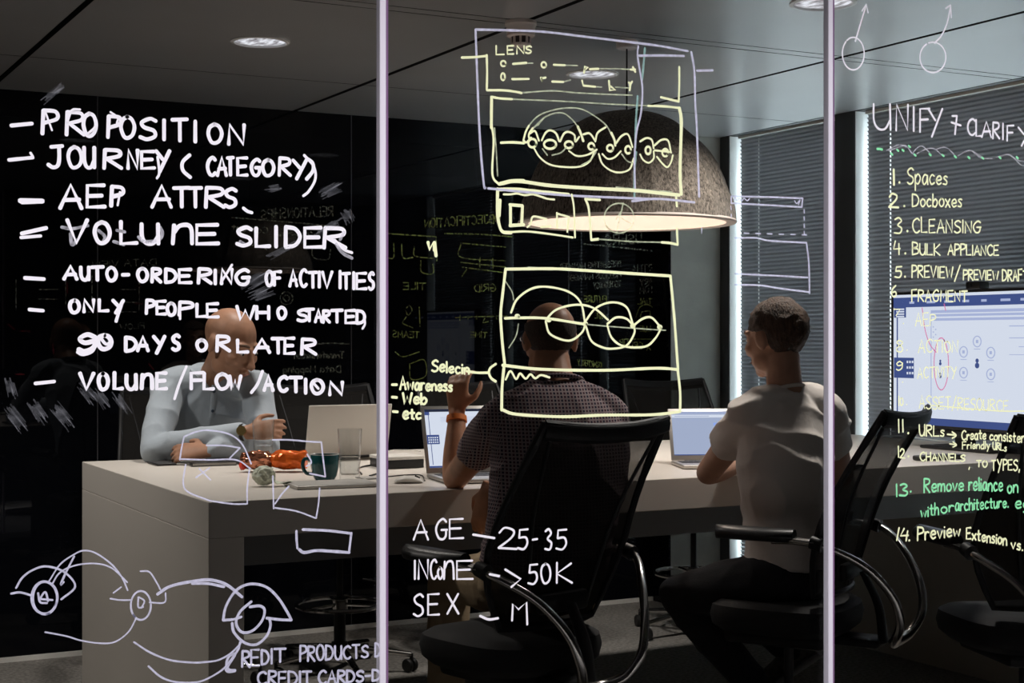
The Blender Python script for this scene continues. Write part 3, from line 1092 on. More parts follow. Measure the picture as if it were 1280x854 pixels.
# shirt collar, placket and buttons
bm = B()
for sx in (-1, 1):
    nk = Jl['neck']; rr, ff, uu = basis(Vector((0, 1, 0)), UP)
    p = [nk + Vector((sx * .012, .082, -.045)), nk + Vector((sx * .055, .062, .004)), nk + Vector((sx * .072, .005, .032)), nk + Vector((sx * .040, -.055, .048)), nk + Vector((0, -.066, .050))]
    tube(bm, p, [.006, .019, .022, .020, .019], 10, smooth=5, flat=.35)
obj('collar', bm, 'blue_cotton', shirt)
tree = BVHTree.FromPolygons([v.co.copy() for v in shirt.data.vertices], [p.vertices[:] for p in shirt.data.polygons])
bm, bb = B(), B()
prev = []
for k in range(6):
    q = Jl['neck'].lerp(Jl['chest'], k / 9.0) + Vector((0, .6, -.02))
    hit = tree.ray_cast(q, Vector((0, -1, 0)))
    if hit[0] is None: continue
    prev.append(hit[0])
    if k % 3 == 1: ellipsoid(bb, hit[0] + hit[1] * .004, (.006, .003, .006), None, 12, 8)
tube(bm, prev, [.012] * len(prev), 8, flat=.3)
obj('button_placket', bm, 'blue_cotton', shirt)
obj('button', bb, 'button_navy', shirt)
w, e = Jl['wrR'], Jl['elR']
ax = (w - e).normalized()
c0 = w - ax * .012
a_, b_ = frame_axes(ax)
bm = B(); tube(bm, [c0 - ax * .010, c0 + ax * .010], [.036, .035], 20); wt = obj('wristwatch', bm, 'watch_strap', man)
nb = (Matrix.Rotation(-J['yaw'], 3, 'Z') @ cam_vec(.1, -.9, .3)).normalized()
bm = B(); q = c0 + nb * .036; a_, b_ = frame_axes(nb)
tube(bm, [q - nb * .004, q + nb * .006], [.019, .018], 20); obj('watch_case', bm, 'gold', wt)

# the man in the checked shirt, seen from behind, elbow on the table
J = dict(
    pelvis=atD(676, 728, 4.27), chest=atD(700, 580, 4.34), neck=atD(696, 489, 4.46), head=atD(687, 427, 4.55),
    headF=cam_vec(-.14, .97, -.12), headU=cam_vec(0, .05, 1), hs=.97,
    shL=atD(626, 527, 4.38), shR=atD(757, 520, 4.44), elL=atD(569, 598, 4.76), elR=atD(722, 648, 4.42),
    wrL=atD(571, 519, 4.84), wrR=atD(614, 612, 4.58),
    hdL=cam_vec(.02, .12, 1), hnL=cam_vec(-.4, -.9, .1), htL=cam_vec(.9, -.4, .1), curlL=.55,
    hdR=cam_vec(-.25, .1, -.95), hnR=cam_vec(-.5, -.7, .5), htR=cam_vec(-.5, .6, .2), curlR=.35,
    hipL=atD(640, 728, 4.30), hipR=atD(708, 728, 4.36), knL=atD(562, 724, 4.74), knR=atD(640, 738, 4.84),
    anL=atD(556, 893, 4.70), anR=atD(640, 893, 4.72), toL=atD(548, 905, 4.84), toR=atD(630, 905, 4.86),
    waist=cam_vec(0, -.03, 0), rx=(.172, .178, .172, .192, .175, .072), ry=(.130, .138, .128, .128, .104, .062), yaw=R(-28 + 6))
man2, body, shirt, HM, Jl = person('person', 'man in a dark checked short-sleeved shirt seen from behind, elbow on the table', J, 'skin_warm', 'gingham', 'khaki_cotton', 'shoe_leather', .52, shirt_wr=(.006, 8, (1, 1, 1.6), 5.0))
face_bits(man2, HM, .97)
shell_cap(man2, HM, lambda p: p.z < .062 - .25 * max(0, p.y) and p.z > -.045 and p.y < .035, 'hair_grizzled', r=(.0795, .1005, .0865), bumpy=.002, s=.97)
bm = B()
nk = Jl['neck']
tube(bm, [nk + Vector((.072 * math.cos(a), .012 + .070 * math.sin(a), .026 - .022 * math.sin(a))) for a in [2 * PI * k / 20 for k in range(20)]], .013, 8, closed=True, flat=.6)
obj('collar', bm, 'gingham', shirt)
bm = B()
for sx in (-1, 1): tube(bm, [HM @ Vector(p) for p in ((sx * .074, .092, .014), (sx * .084, .03, .014), (sx * .087, -.012, .010), (sx * .082, -.032, -.012))], .0017, 6, smooth=3)
for sx in (-1, 1): tube(bm, [HM @ Vector((sx * .036 + .026 * math.cos(2 * PI * k / 18), .103, .004 + .021 * math.sin(2 * PI * k / 18))) for k in range(18)], .0015, 6, closed=True)
for sx in (-1, 1): tube(bm, [HM @ Vector((sx * .062, .103, .010)), HM @ Vector((sx * .074, .092, .014))], .0016, 6)
tube(bm, [HM @ Vector((-.011, .105, .010)), HM @ Vector((.011, .105, .010))], .0015, 6)
obj('spectacles', bm, 'spectacle_wire', man2)
w, e = Jl['wrL'], Jl['elL']; ax = (w - e).normalized()
bm = B(); tube(bm, [w - ax * .022, w - ax * .004], [.034, .032], 20); obj('wristband', bm, 'orange_band', man2)

# the man in the white T-shirt at the right, looking at his laptop
J = dict(
    pelvis=atD(985, 722, 4.76), chest=atD(982, 590, 4.77), neck=atD(982, 497, 4.83), head=atD(969, 424, 4.87),
    headF=cam_vec(-.58, .80, -.12), headU=cam_vec(-.05, .03, 1), hs=1.02,
    shL=atD(938, 520, 4.74), shR=atD(1032, 514, 4.92), elL=atD(885, 591, 5.0), elR=atD(1052, 594, 5.16),
    wrL=atD(925, 580, 5.20), wrR=atD(992, 578, 5.30),
    hdL=cam_vec(.25, .95, -.1), hnL=cam_vec(-.1, 0, 1), htL=cam_vec(1, -.2, 0), curlL=.3,
    hdR=cam_vec(-.6, .8, -.06), hnR=cam_vec(0, 0, 1), htR=cam_vec(-.8, -.6, 0), curlR=.3,
    hipL=atD(962, 726, 4.69), hipR=atD(1004, 726, 4.84), knL=atD(848, 744, 4.90), knR=atD(908, 742, 5.12),
    anL=atD(955, 872, 4.84), anR=atD(1000, 818, 4.95), toL=atD(925, 898, 4.88), toR=atD(966, 842, 5.00),
    rx=(.150, .155, .140, .165, .155, .066), ry=(.118, .122, .105, .112, .095, .060), yaw=R(-28 + 40))
man3, body, shirt, HM, Jl = person('person', 'short-haired man in a white T-shirt seen from behind, turned left to his laptop', J, 'skin_pale', 'white_cotton', 'dark_denim', 'shoe_canvas', .52, shirt_wr=(.011, 6.5, (1, 1, 1.8), 9.0))
face_bits(man3, HM, 1.02)
shell_cap(man3, HM, lambda p: (p.z > .062 or p.y < .050) and p.z > -.052 - .3 * max(0, p.y) + (.035 if p.y > -.02 and p.z < .0 else 0) and not (abs(p.x) > .05 and -.030 < p.y < .02 and p.z < .018) and not (abs(p.x) > .04 and p.y >= .02 and p.z < .03) and not (p.y > .045 and p.z < .075), 'hair_brown', r=(.0855, .107, .097), bumpy=.005, s=1.02)
bm = B()
nk = Jl['neck']
tube(bm, [nk + Vector((.066 * math.cos(a), .010 + .062 * math.sin(a), .020 - .022 * math.sin(a))) for a in [2 * PI * k / 20 for k in range(20)]], .008, 8, closed=True, flat=.8)
obj('neckband', bm, 'white_cotton', shirt)

# ------------------------------------------------------------------ things on the table
pbr('aluminium', (0.55, 0.53, 0.50), 0.38, 0.85)
pbr('pale_plastic', (0.62, 0.60, 0.56), 0.45)
pbr('dark_plastic', (0.014, 0.014, 0.015), 0.4)
pbr('key_grey', (0.04, 0.04, 0.042), 0.6)
pbr('teal_glaze', (0.012, 0.085, 0.095), 0.15, coat=0.4)
pbr('cup_inside', (0.60, 0.60, 0.56), 0.3)
pbr('orange_foil', (0.85, 0.14, 0.02), 0.18, 0.35, noise=(40, 0.35))
pbr('copper_foil', (0.62, 0.25, 0.15), 0.14, 0.9, noise=(35, 0.4))
pbr('red_foil', (0.75, 0.05, 0.02), 0.3)
pbr('tissue', (0.66, 0.70, 0.58), 0.9, noise=(18, 0.12))
pbr('white_cable', (0.72, 0.70, 0.66), 0.5)
pbr('grey_paper', (0.35, 0.34, 0.32), 0.8)
pbr('rubber_green', (0.02, 0.05, 0.04), 0.5)
thin_glass('tumbler_glass', (0.965, 0.97, 0.97), 1.3)
thin_glass('water', (0.94, 0.95, 0.95), 1.4)
glow('screen_white', (0.80, 0.86, 1.0), 0.86)
glow('screen_pale', (0.62, 0.72, 1.0), 0.60)
glow('screen_navy', (0.055, 0.085, 0.25), 1.0)
glow('screen_dark', (0.02, 0.025, 0.05), 1.0)
glow('screen_grey', (0.36, 0.42, 0.62), 1.0)
glow('screen_line', (0.40, 0.46, 0.70), 1.0)
glow('screen_blue', (0.28, 0.40, 0.85), 1.0)
glow('screen_pink', (0.75, 0.28, 0.42), 1.0)


def rect2(bm, x0, y0, x1, y1, z, mi=0, M=None):
    vs = [bm.verts.new(Vector(p) if M is None else M @ Vector(p)) for p in ((x0, y0, z), (x1, y0, z), (x1, y1, z), (x0, y1, z))]
    bm.faces.new(vs).material_index = mi


def laptop(label, corner, front, width=.335, depth=.23, lid_h=.215, tilt=18, ui='doc', body='aluminium', bezel='aluminium', name='laptop'):
    """corner: hinge end on the table at the user's left; front: flat direction towards the user"""
    f = Vector((front.x, front.y, 0)).normalized()
    rgt = Vector((-f.y, f.x, 0))
    t = thing(name, label, 'laptop', (corner.x, corner.y, T_Z), math.atan2(rgt.y, rgt.x))
    # local frame: x along the user's right, -y towards the user
    bm = B(); box(bm, (0, -depth, .002), (width, 0, .015), .004, 3); bs = obj('base', bm, body, t)
    bm = B()
    kx, ky = .016, -depth * .56
    n, rows = 13, 5
    kw, kh = (width - 2 * kx) / n, (depth * .44) / rows
    for r_ in range(rows):
        for c_ in range(n):
            box(bm, (kx + c_ * kw + .0015, ky + r_ * kh + .0015, .0148), (kx + (c_ + 1) * kw - .0015, ky + (r_ + 1) * kh - .0015, .0162))
    obj('keyboard', bm, 'key_grey', bs, False)
    bm = B(); box(bm, (width * .34, -depth + .010, .0145), (width * .66, -depth * .60, .0154), .001); obj('trackpad', bm, bezel, bs, False)
    M = Matrix.Translation((0, -.002, .016)) @ Matrix.Rotation(R(90 - tilt), 4, 'X')
    bm = B(); box(bm, (0, 0, -.004), (width, lid_h, .003), .003, 2, M=M); lid = obj('lid', bm, body, t)
    bm = B(); tube(bm, [(.05, 0, .012), (width - .05, 0, .012)], .006, 10); obj('hinge', bm, 'dark_plastic', t)
    bz = .012
    bm = B(); rect2(bm, bz, .018, width - bz, lid_h - bz, .0036, M=M); sc = obj('screen', bm, 'screen_white' if ui == 'sketch' else 'screen_pale', lid, False)
    x0, x1, y0, y1 = bz, width - bz, .018, lid_h - bz
    W_, H_ = x1 - x0, y1 - y0

    def q(bm, a, b, c, d, mi=0, k=.0040): rect2(bm, x0 + W_ * a, y0 + H_ * b, x0 + W_ * c, y0 + H_ * d, k, mi, M)
    bm = B()
    if ui == 'sketch':
        q(bm, 0, .955, 1, 1, 1); q(bm, 0, .90, .05, .955, 2); q(bm, 0, .40, .13, .56, 2); q(bm, .035, .05, .042, .90, 2); q(bm, 0, 0, 1, .03, 2)
        for k in range(6): q(bm, .16, .86 - .015 * k, .95, .863 - .015 * k, 3, .0041)
        for k in range(5):
            for j in range(3): q(bm, .015 + .022 * k, .42 + .04 * j, .028 + .022 * k, .445 + .04 * j, 0, .0043)
        for k in range(18):
            a = k * .02; q(bm, .30 + .10 * math.sin(a * 4), .88 - a * 1.2, .306 + .10 * math.sin(a * 4), .858 - a * 1.2, 4, .0042)
        for k in range(4): q(bm, .45 + .1 * k, .45, .50 + .1 * k, .53, 3, .0042)
    else:
        q(bm, 0, .93, 1, 1, 3); q(bm, 0, .86, 1, .925, 0); q(bm, .04, .885, .5, .90, 3, .0041); q(bm, .55, .67, .98, .74, 5)
        for k in range(9): q(bm, .60, .60 - .062 * k, .60 + .12 + .18 * ((k * 7) % 5) / 5, .612 - .062 * k, 3)
        for k in range(14): q(bm, .10 + .055 * k, .79, .10 + .055 * k + .035, .815, 3)
        for k in range(5): q(bm, .06, .70 - .12 * k, .40, .703 - .12 * k, 3)
        q(bm, 0, 0, 1, .02, 2)
    obj('window_content', bm, ['screen_white', 'screen_dark', 'screen_navy', 'screen_grey', 'screen_pink', 'screen_blue'], sc, False)
    return t


def hdir(r, d): return CR * r + CF * d


a_, b_ = onZ(381, 577, T_Z), onZ(484, 573, T_Z)
v = (a_ - b_); v.z = 0
laptop('closed-face pale laptop lid seen from behind, beside the tall water glass', b_, Vector((v.y, -v.x, 0)), width=v.length, lid_h=.205, tilt=14, body='pale_plastic', ui='doc')
laptop('open laptop with drawing program on screen, before the man in the checked shirt', onZ(533, 598, T_Z), hdir(.33, -.94), width=.36, depth=.245, lid_h=.235, tilt=20, ui='sketch')
laptop('open laptop with pale document screen, before the man in the white T-shirt', onZ(839, 581, T_Z), hdir(.10, -.99), width=.31, depth=.215, lid_h=.200, tilt=20, ui='doc')


def tumbler(px, label):
    p = onZ(*px, T_Z)
    t = thing('water_glass', label, 'glass', (p.x, p.y, T_Z), 0, 'tall water glasses on the table')
    bm = B()
    lathe(bm, [(0, .0005), (.031, .0005), (.033, .003), (.0405, .168), (.0398, .1695), (.0388, .168), (.0318, .022), (.028, .018), (0, .016)], 40)
    obj('glass_wall', bm, 'tumbler_glass', t)
    bm = B(); lathe(bm, [(0, .0185), (.0275, .0195), (.0312, .023), (.0338, .075), (.0335, .0765), (0, .0762)], 40); obj('water', bm, 'water', t)
    return t


tumbler((329, 583), 'tall glass of water behind the orange snack bag, by the watch wearer')
tumbler((437, 600), 'tall glass of water right of the teal cup, before the laptop lid')

p = onZ(406, 601, T_Z)
t = thing('teal_cup', 'squat teal ceramic cup with handle on its left, beside the water glass', 'cup', (p.x, p.y, T_Z))
bm = B(); lathe(bm, [(0, .001), (.030, .001), (.033, .004), (.040, .018), (.0455, .045), (.0475, .086), (.0465, .0875), (.0445, .086), (.0425, .045), (.036, .014), (0, .010)], 48); obj('cup_body', bm, 'teal_glaze', t)
bm = B(); lathe(bm, [(.0476, .0862), (.0465, .0882), (.0445, .0862)], 48); obj('rim', bm, 'cup_inside', t)
hv = hdir(-.97, -.2)
bm = B(); tube(bm, [hv * .043 + UP * .070, hv * .066 + UP * .072, hv * .073 + UP * .050, hv * .062 + UP * .027, hv * .040 + UP * .022], .0062, 10, smooth=5); obj('handle', bm, 'teal_glaze', t)


def crumple(bm, amp, freq, seed):
    for v in bm.verts:
        p_ = v.co * freq + Vector((seed, 0, 0))
        n_ = Vector((mnoise.noise(p_), mnoise.noise(p_ + Vector((9, 0, 0))), mnoise.noise(p_ + Vector((0, 9, 0)))))
        v.co += n_ * amp


# snack bag: orange foil body, twisted copper end, red tip
pa, pb = onZ(303, 590, T_Z), onZ(383, 590, T_Z)
ax = pb - pa; L_ = ax.length
t = thing('snack_bag', 'shiny orange and copper foil snack bag lying on the table', 'bag', (pa.x, pa.y, T_Z), math.atan2(ax.y, ax.x))
bm = B()
prof = [(.000, .024), (.10, .030), (.25, .034), (.40, .030), (.46, .022)]
loft(bm, [(Vector((L_ * x, 0, .042)), Vector((0, r_ * 1.15, 0)), Vector((0, 0, r_))) for x, r_ in prof], 26)
bmesh.ops.subdivide_edges(bm, edges=bm.edges[:], cuts=2, use_grid_fill=True); crumple(bm, .008, 55, 2)
obj('copper_end', bm, 'copper_foil', t, False)
bm = B()
prof = [(.44, .020), (.52, .030), (.70, .034), (.88, .033), (1.0, .030)]
loft(bm, [(Vector((L_ * x, 0, .043)), Vector((0, r_ * 1.2, 0)), Vector((0, 0, r_))) for x, r_ in prof], 26)
bmesh.ops.subdivide_edges(bm, edges=bm.edges[:], cuts=2, use_grid_fill=True); crumple(bm, .006, 48, 5)
obj('orange_wrapper', bm, 'orange_foil', t, False)
bm = B(); ellipsoid(bm, (.004, -.012, .026), (.014, .018, .020)); crumple(bm, .005, 80, 1); obj('red_tip', bm, 'red_foil', t)

p = onZ(330, 608, T_Z)
t = thing('paper_tissue', 'crumpled white paper tissue in front of the snack bag', 'tissue', (p.x, p.y, T_Z))
bm = B(); bmesh.ops.create_icosphere(bm, subdivisions=4, radius=.042)
for v in bm.verts:
    v.co.z *= .80
    n_ = abs(mnoise.noise(v.co * 42)) + .5 * abs(mnoise.noise(v.co * 95))
    v.co *= 1 - .38 * n_
    v.co.z = max(v.co.z + .034, .001)
o = obj('crumpled_sheet', bm, 'tissue', t)
bm = B(); loft(bm, [(Vector((.03, -.02, .012)) + Vector((.012 * k, -.004 * k, .002 * math.sin(k * 2))), Vector((0, .02 - .002 * k, .006 * math.cos(k))), Vector((0, .001, .0014))) for k in range(5)], 10); crumple(bm, .004, 60, 4); obj('loose_corner', bm, 'tissue', t)


def slab(name, label, cat, corners, h, mat, bev=.003, parts=()):
    """a flat rounded device; corners given as table points: near left, near right, depth"""
    A, Bp, dp = corners
    ax = (Bp - A); ax.z = 0
    t = thing(name, label, cat, (A.x, A.y, T_Z), math.atan2(ax.y, ax.x))
    bm = B(); box(bm, (0, 0, .001), (ax.length, dp, h), bev, 3); obj(parts[0] if parts else 'casing', bm, mat, t)
    return t, ax.length


t, w_ = slab('tablet', 'thin closed silver tablet before the teal cup', 'tablet', (onZ(371, 613, T_Z), onZ(478, 609, T_Z), .19), .011, 'aluminium', .003)
bm = B(); box(bm, (.01, .01, .0105), (w_ - .01, .18, .0118), .0005); obj('cover', bm, 'grey_paper', t, False)
t, w_ = slab('smartphone', 'small dark smartphone at the left end of the table, by the folded elbow', 'phone', (onZ(196, 583, T_Z), onZ(221, 582, T_Z), .135), .009, 'dark_plastic')
bm = B(); box(bm, (.004, .006, .0088), (w_ - .004, .129, .0094)); obj('display', bm, 'key_grey', t, False)
t, w_ = slab('notebook', 'closed black notebook under the folded arms of the man in blue', 'notebook', (onZ(240, 584, T_Z), onZ(296, 582, T_Z), .045), .015, 'dark_plastic', .002, ('cover',))
bm = B(); box(bm, (.003, -.0005, .004), (w_ - .002, .04, .012)); obj('page_block', bm, 'grey_paper', t, False)
t, w_ = slab('docking_station', 'flat white box with black front behind the laptop, right of the left seam', 'box', (onZ(484, 587, T_Z), onZ(530, 585, T_Z), .16), .032, 'dark_plastic', .002, ('base',))
bm = B(); box(bm, (-.002, -.002, .032), (w_ + .002, .162, .044), .003); obj('white_top', bm, 'pale_plastic', t)

p = onZ(511, 604, T_Z)
t = thing('computer_mouse', 'white computer mouse on the table edge, right of the left seam', 'mouse', (p.x, p.y, T_Z), R(-20))
bm = B()
loft(bm, [(Vector((x, 0, .001 + h_ * .45)), Vector((0, w2_, 0)), Vector((0, 0, h_ * .5))) for x, w2_, h_ in ((-.046, .012, .006), (-.040, .024, .015), (-.015, .031, .025), (.015, .030, .023), (.038, .024, .013), (.045, .013, .005))], 24)
obj('shell', bm, 'pale_plastic', t)
bm = B(); tube(bm, [(.020, 0, .0235), (.036, 0, .016)], .003, 8); obj('scroll_wheel', bm, 'dark_plastic', t)


def cable(name, label, px, rad, mat, lift=0.0):
    pts = [onZ(x, y, T_Z) + UP * (rad + .0006 + (z[0] if z else 0)) for (x, y, *z) in px]
    bm = B(); tube(bm, pts, rad, 8, smooth=6)
    return tag(obj(name, bm, mat), label, 'cable')


cable('black_cable', 'thin black cable looped on the table right of the second water glass', [(452, 594), (448, 587), (462, 583), (476, 584), (474, 592), (462, 596)], .0028, 'dark_plastic')
cable('power_cable', 'thin dark cable running along the table behind the mouse', [(484, 597), (505, 595), (526, 595), (531, 602)], .002, 'dark_plastic')
cable('white_cable', 'white cable snaking across the table under the big monitor', [(1072, 560), (1086, 557), (1098, 547), (1130, 546), (1160, 550), (1185, 553), (1200, 551), (1212, 556)], .003, 'white_cable')
bm = B()
p0 = onZ(484, 577, T_Z)
ctr = [onZ(x, 580, T_Z) + hdir(0, o_) + UP * .0475 for x, o_ in ((486, .02), (492, .05), (504, .055), (518, .03), (526, .0))]
tube(bm, ctr, .002, 8, smooth=5)
tag(obj('charging_cable', bm, 'white_cable'), 'white charging cable curled on top of the white box', 'cable')
t, w_ = slab('notepad', 'small grey notepad on the table between tablet and mouse', 'notepad', (onZ(457, 600, T_Z), onZ(476, 599, T_Z), .08), .004, 'grey_paper', .0008, ('sheet_block',))
t, w_ = slab('conference_remote', 'flat black conference remote on the table below the monitor', 'remote', (onZ(1153, 577, T_Z), onZ(1206, 574, T_Z), .055), .020, 'dark_plastic', .007)
bm = B()
for k in range(6): box(bm, (.02 + .024 * k, .018, .0195), (.034 + .024 * k, .034, .0212), .001)
obj('button', bm, 'key_grey', t, False)
t, w_ = slab('closed_laptop', 'closed dark laptop on the table right of the man in the white T-shirt', 'laptop', (onZ(1040, 592, T_Z), onZ(1082, 588, T_Z), .20), .016, 'dark_plastic', .004, ('base',))
bm = B(); box(bm, (.002, .002, .0165), (w_ - .002, .198, .021), .002); obj('lid', bm, 'key_grey', t, False)

# ------------------------------------------------------------------ the big monitor at the end of the table
MU = 4.62
c00, c11 = onU(1115, 531, MU), onU(1282, 362, MU)
mv1, mv0 = c00.y, c11.y - .02
mz0, mz1 = c00.z, onU(1115, 367, MU).z
t = thing('flat_monitor', 'large flat monitor showing a drawing program, standing at the window end of the table', 'monitor', (MU, (mv0 + mv1) / 2, T_Z))
oy_ = t.location.y
bm = B(); box(bm, (.004, mv0 - oy_, mz0 - T_Z), (.045, mv1 - oy_, mz1 - T_Z), .006); cs = obj('casing', bm, 'dark_plastic', t)
bm = B()
box(bm, (-.004, mv0 - oy_, mz0 - T_Z - .003), (.006, mv0 - oy_ + .012, mz1 - T_Z + .003)); box(bm, (-.004, mv1 - oy_ - .012, mz0 - T_Z - .003), (.006, mv1 - oy_, mz1 - T_Z + .003))
box(bm, (-.004, mv0 - oy_, mz0 - T_Z - .003), (.006, mv1 - oy_, mz0 - T_Z + .010)); box(bm, (-.004, mv0 - oy_, mz1 - T_Z - .008), (.006, mv1 - oy_, mz1 - T_Z + .003))
obj('bezel', bm, 'dark_plastic', t, False)
bm = B(); box(bm, (.0, mv0 - oy_ + .1, mz0 - T_Z - .035), (.04, mv1 - oy_ - .1, mz0 - T_Z - .006), .006); obj('speaker_bar', bm, 'dark_plastic', t)
bm = B(); box(bm, (.035, -.05, .012), (.06, .05, mz0 - T_Z + .2), .005); box(bm, (-.02, -.20, .0015), (.14, .20, .014), .004); obj('stand', bm, 'black_metal', t)
pc = onU(1220, 362, MU)
bm = B(); box(bm, (-.02, pc.y - oy_ - .04, mz1 - T_Z + .004), (.035, pc.y - oy_ + .04, mz1 - T_Z + .036), .006)
tube(bm, [(-.021, pc.y - oy_ + .012, mz1 - T_Z + .02), (-.027, pc.y - oy_ + .012, mz1 - T_Z + .02)], .010, 16)
obj('webcam', bm, 'dark_plastic', t)
X0 = -.0015
sv0, sv1, sz0, sz1 = mv0 - oy_ + .012, mv1 - oy_ - .012, mz0 - T_Z + .010, mz1 - T_Z - .008


def sq(bm, y0, z0, y1, z1, k=1, mi=0):
    vs = [bm.verts.new((X0 - .0006 * k, y, z)) for y, z in ((y0, z0), (y1, z0), (y1, z1), (y0, z1))]
    bm.faces.new(vs).material_index = mi


bm = B(); sq(bm, sv0, sz0, sv1, sz1, 0); scr = obj('screen', bm, 'screen_white', t, False)


def mp(x, y):
    p = onU(x, y, MU)
    return p.y - oy_, p.z - T_Z


def mq(bm, x0, y0, x1, y1, mi=0, k=1):
    ya, za = mp(x0, y0); yb, zb = mp(x1, y1)
    cl = lambda y: max(sv0 + .001, min(sv1 - .001, y))
    sq(bm, cl(ya), min(za, zb), cl(yb), max(za, zb), k, mi)


bm = B()
zt = sz1
sq(bm, sv0, zt - .055, sv1, zt - .012, 1, 1)            # title and tool bar
sq(bm, sv0, sz0, sv1, sz0 + .030, 1, 1)                 # task bar
sq(bm, sv1 - .028, sz0 + .03, sv1 - .020, zt - .055, 1, 1)   # panel edge
mq(bm, 1118, 384, 1133, 397, 1, 1); mq(bm, 1118, 447, 1143, 473, 1, 2)
for k in range(9):
    y0 = sv1 - .10 - .105 * k
    sq(bm, y0 - .06 * (.5 + .5 * ((k * 3) % 4) / 4), zt - .040, y0, zt - .030, 2, 3)
obj('tool_bar', bm, ['screen_grey', 'screen_navy', 'screen_dark', 'screen_line'], scr, False)
bm = B()
for i in range(3):
    for j in range(3): mq(bm, 1134 + 3.2 * i, 451 + 7 * j, 1136 + 3.2 * i, 454 + 7 * j, 0, 3)
for i in range(4): mq(bm, 1121, 386 + 3 * i, 1131, 387.5 + 3 * i, 0, 3)
for (x0, y0, x1, y1) in ((1164, 388, 1282, 389), (1168, 398, 1282, 399.4), (1165, 393, 1282, 393.7), (1164, 389, 1165, 508), (1262, 407, 1282, 408), (1262, 422, 1282, 423), (1262, 443, 1282, 444), (1274, 433, 1282, 434)): mq(bm, x0, y0, x1, y1, 1, 2)
for (cx_, cy_) in ((1222, 427), (1205, 440), (1239, 441), (1205, 466), (1239, 468)):
    yc, zc = mp(cx_, cy_)
    tube(bm, [(X0 - .001, yc + .022 * math.cos(2 * PI * k / 20), zc + .022 * math.sin(2 * PI * k / 20)) for k in range(20)], .0022, 5, closed=True, mi=2)
    mq(bm, cx_ - 1.5, cy_ - 2, cx_ + 1.5, cy_ + 2, 2, 2); mq(bm, cx_ - 4, cy_ + 9, cx_ + 4, cy_ + 10, 2, 2)
for (cx_, cy_) in ((1222, 454), (1176, 453), (1176, 469)):
    yc, zc = mp(cx_, cy_)
    s_ = 1 if cx_ == 1222 else .6
    tube(bm, [(X0 - .001, yc, zc + .010 * s_), (X0 - .0016, yc, zc + .010 * s_)], .009 * s_, 14, mi=3)
    tube(bm, [(X0 - .001, yc, zc - .010 * s_), (X0 - .0016, yc, zc - .010 * s_)], .012 * s_, 14, mi=3)
for k in range(5): mq(bm, 1166.5 + 3 * (k % 2), 408 + 3.2 * k, 1168 + 3 * (k % 2), 409.5 + 3.2 * k, 2, 2)
obj('drawing_content', bm, ['screen_white', 'screen_line', 'screen_line', 'screen_navy'], scr, False)

# ------------------------------------------------------------------ writing and sketches in marker on the glass
def ink(name, col, alpha=1.0, streak=None):
    if alpha >= 1 and not streak:
        m, t, out = nt(name)
        d = t.nodes.new('ShaderNodeBsdfDiffuse'); d.inputs[0].default_value = (*col, 1)
        t.links.new(d.outputs[0], out.inputs[0]); MATS[name] = m
    else: veil(name, col, alpha, streak)


ink('ink_white', (0.93, 0.91, 0.97))
ink('ink_white_thin', (0.80, 0.79, 0.88), 0.45, (90, (1, 1, 1), .55, 1.35))
ink('ink_lilac', (0.64, 0.64, 0.80), 0.85, (120, (1, 1, 1), .85, 1.15))
ink('ink_lilac_thin', (0.62, 0.62, 0.76), 0.42, (90, (1, 1, 1), .6, 1.3))
ink('ink_lime', (0.93, 0.97, 0.60))
ink('ink_lime_thin', (0.74, 0.82, 0.56), 0.55, (90, (1, 1, 1), .6, 1.35))
ink('ink_green', (0.30, 0.86, 0.45))
ink('ink_teal', (0.36, 0.60, 0.56), 0.7, (100, (1, 1, 1), .7, 1.2))
ink('ink_pink', (0.70, 0.16, 0.36), 0.8)
ink('ink_smear', (0.70, 0.72, 0.80), 0.075, (30, (1, 1, 3), .5, 1.5))

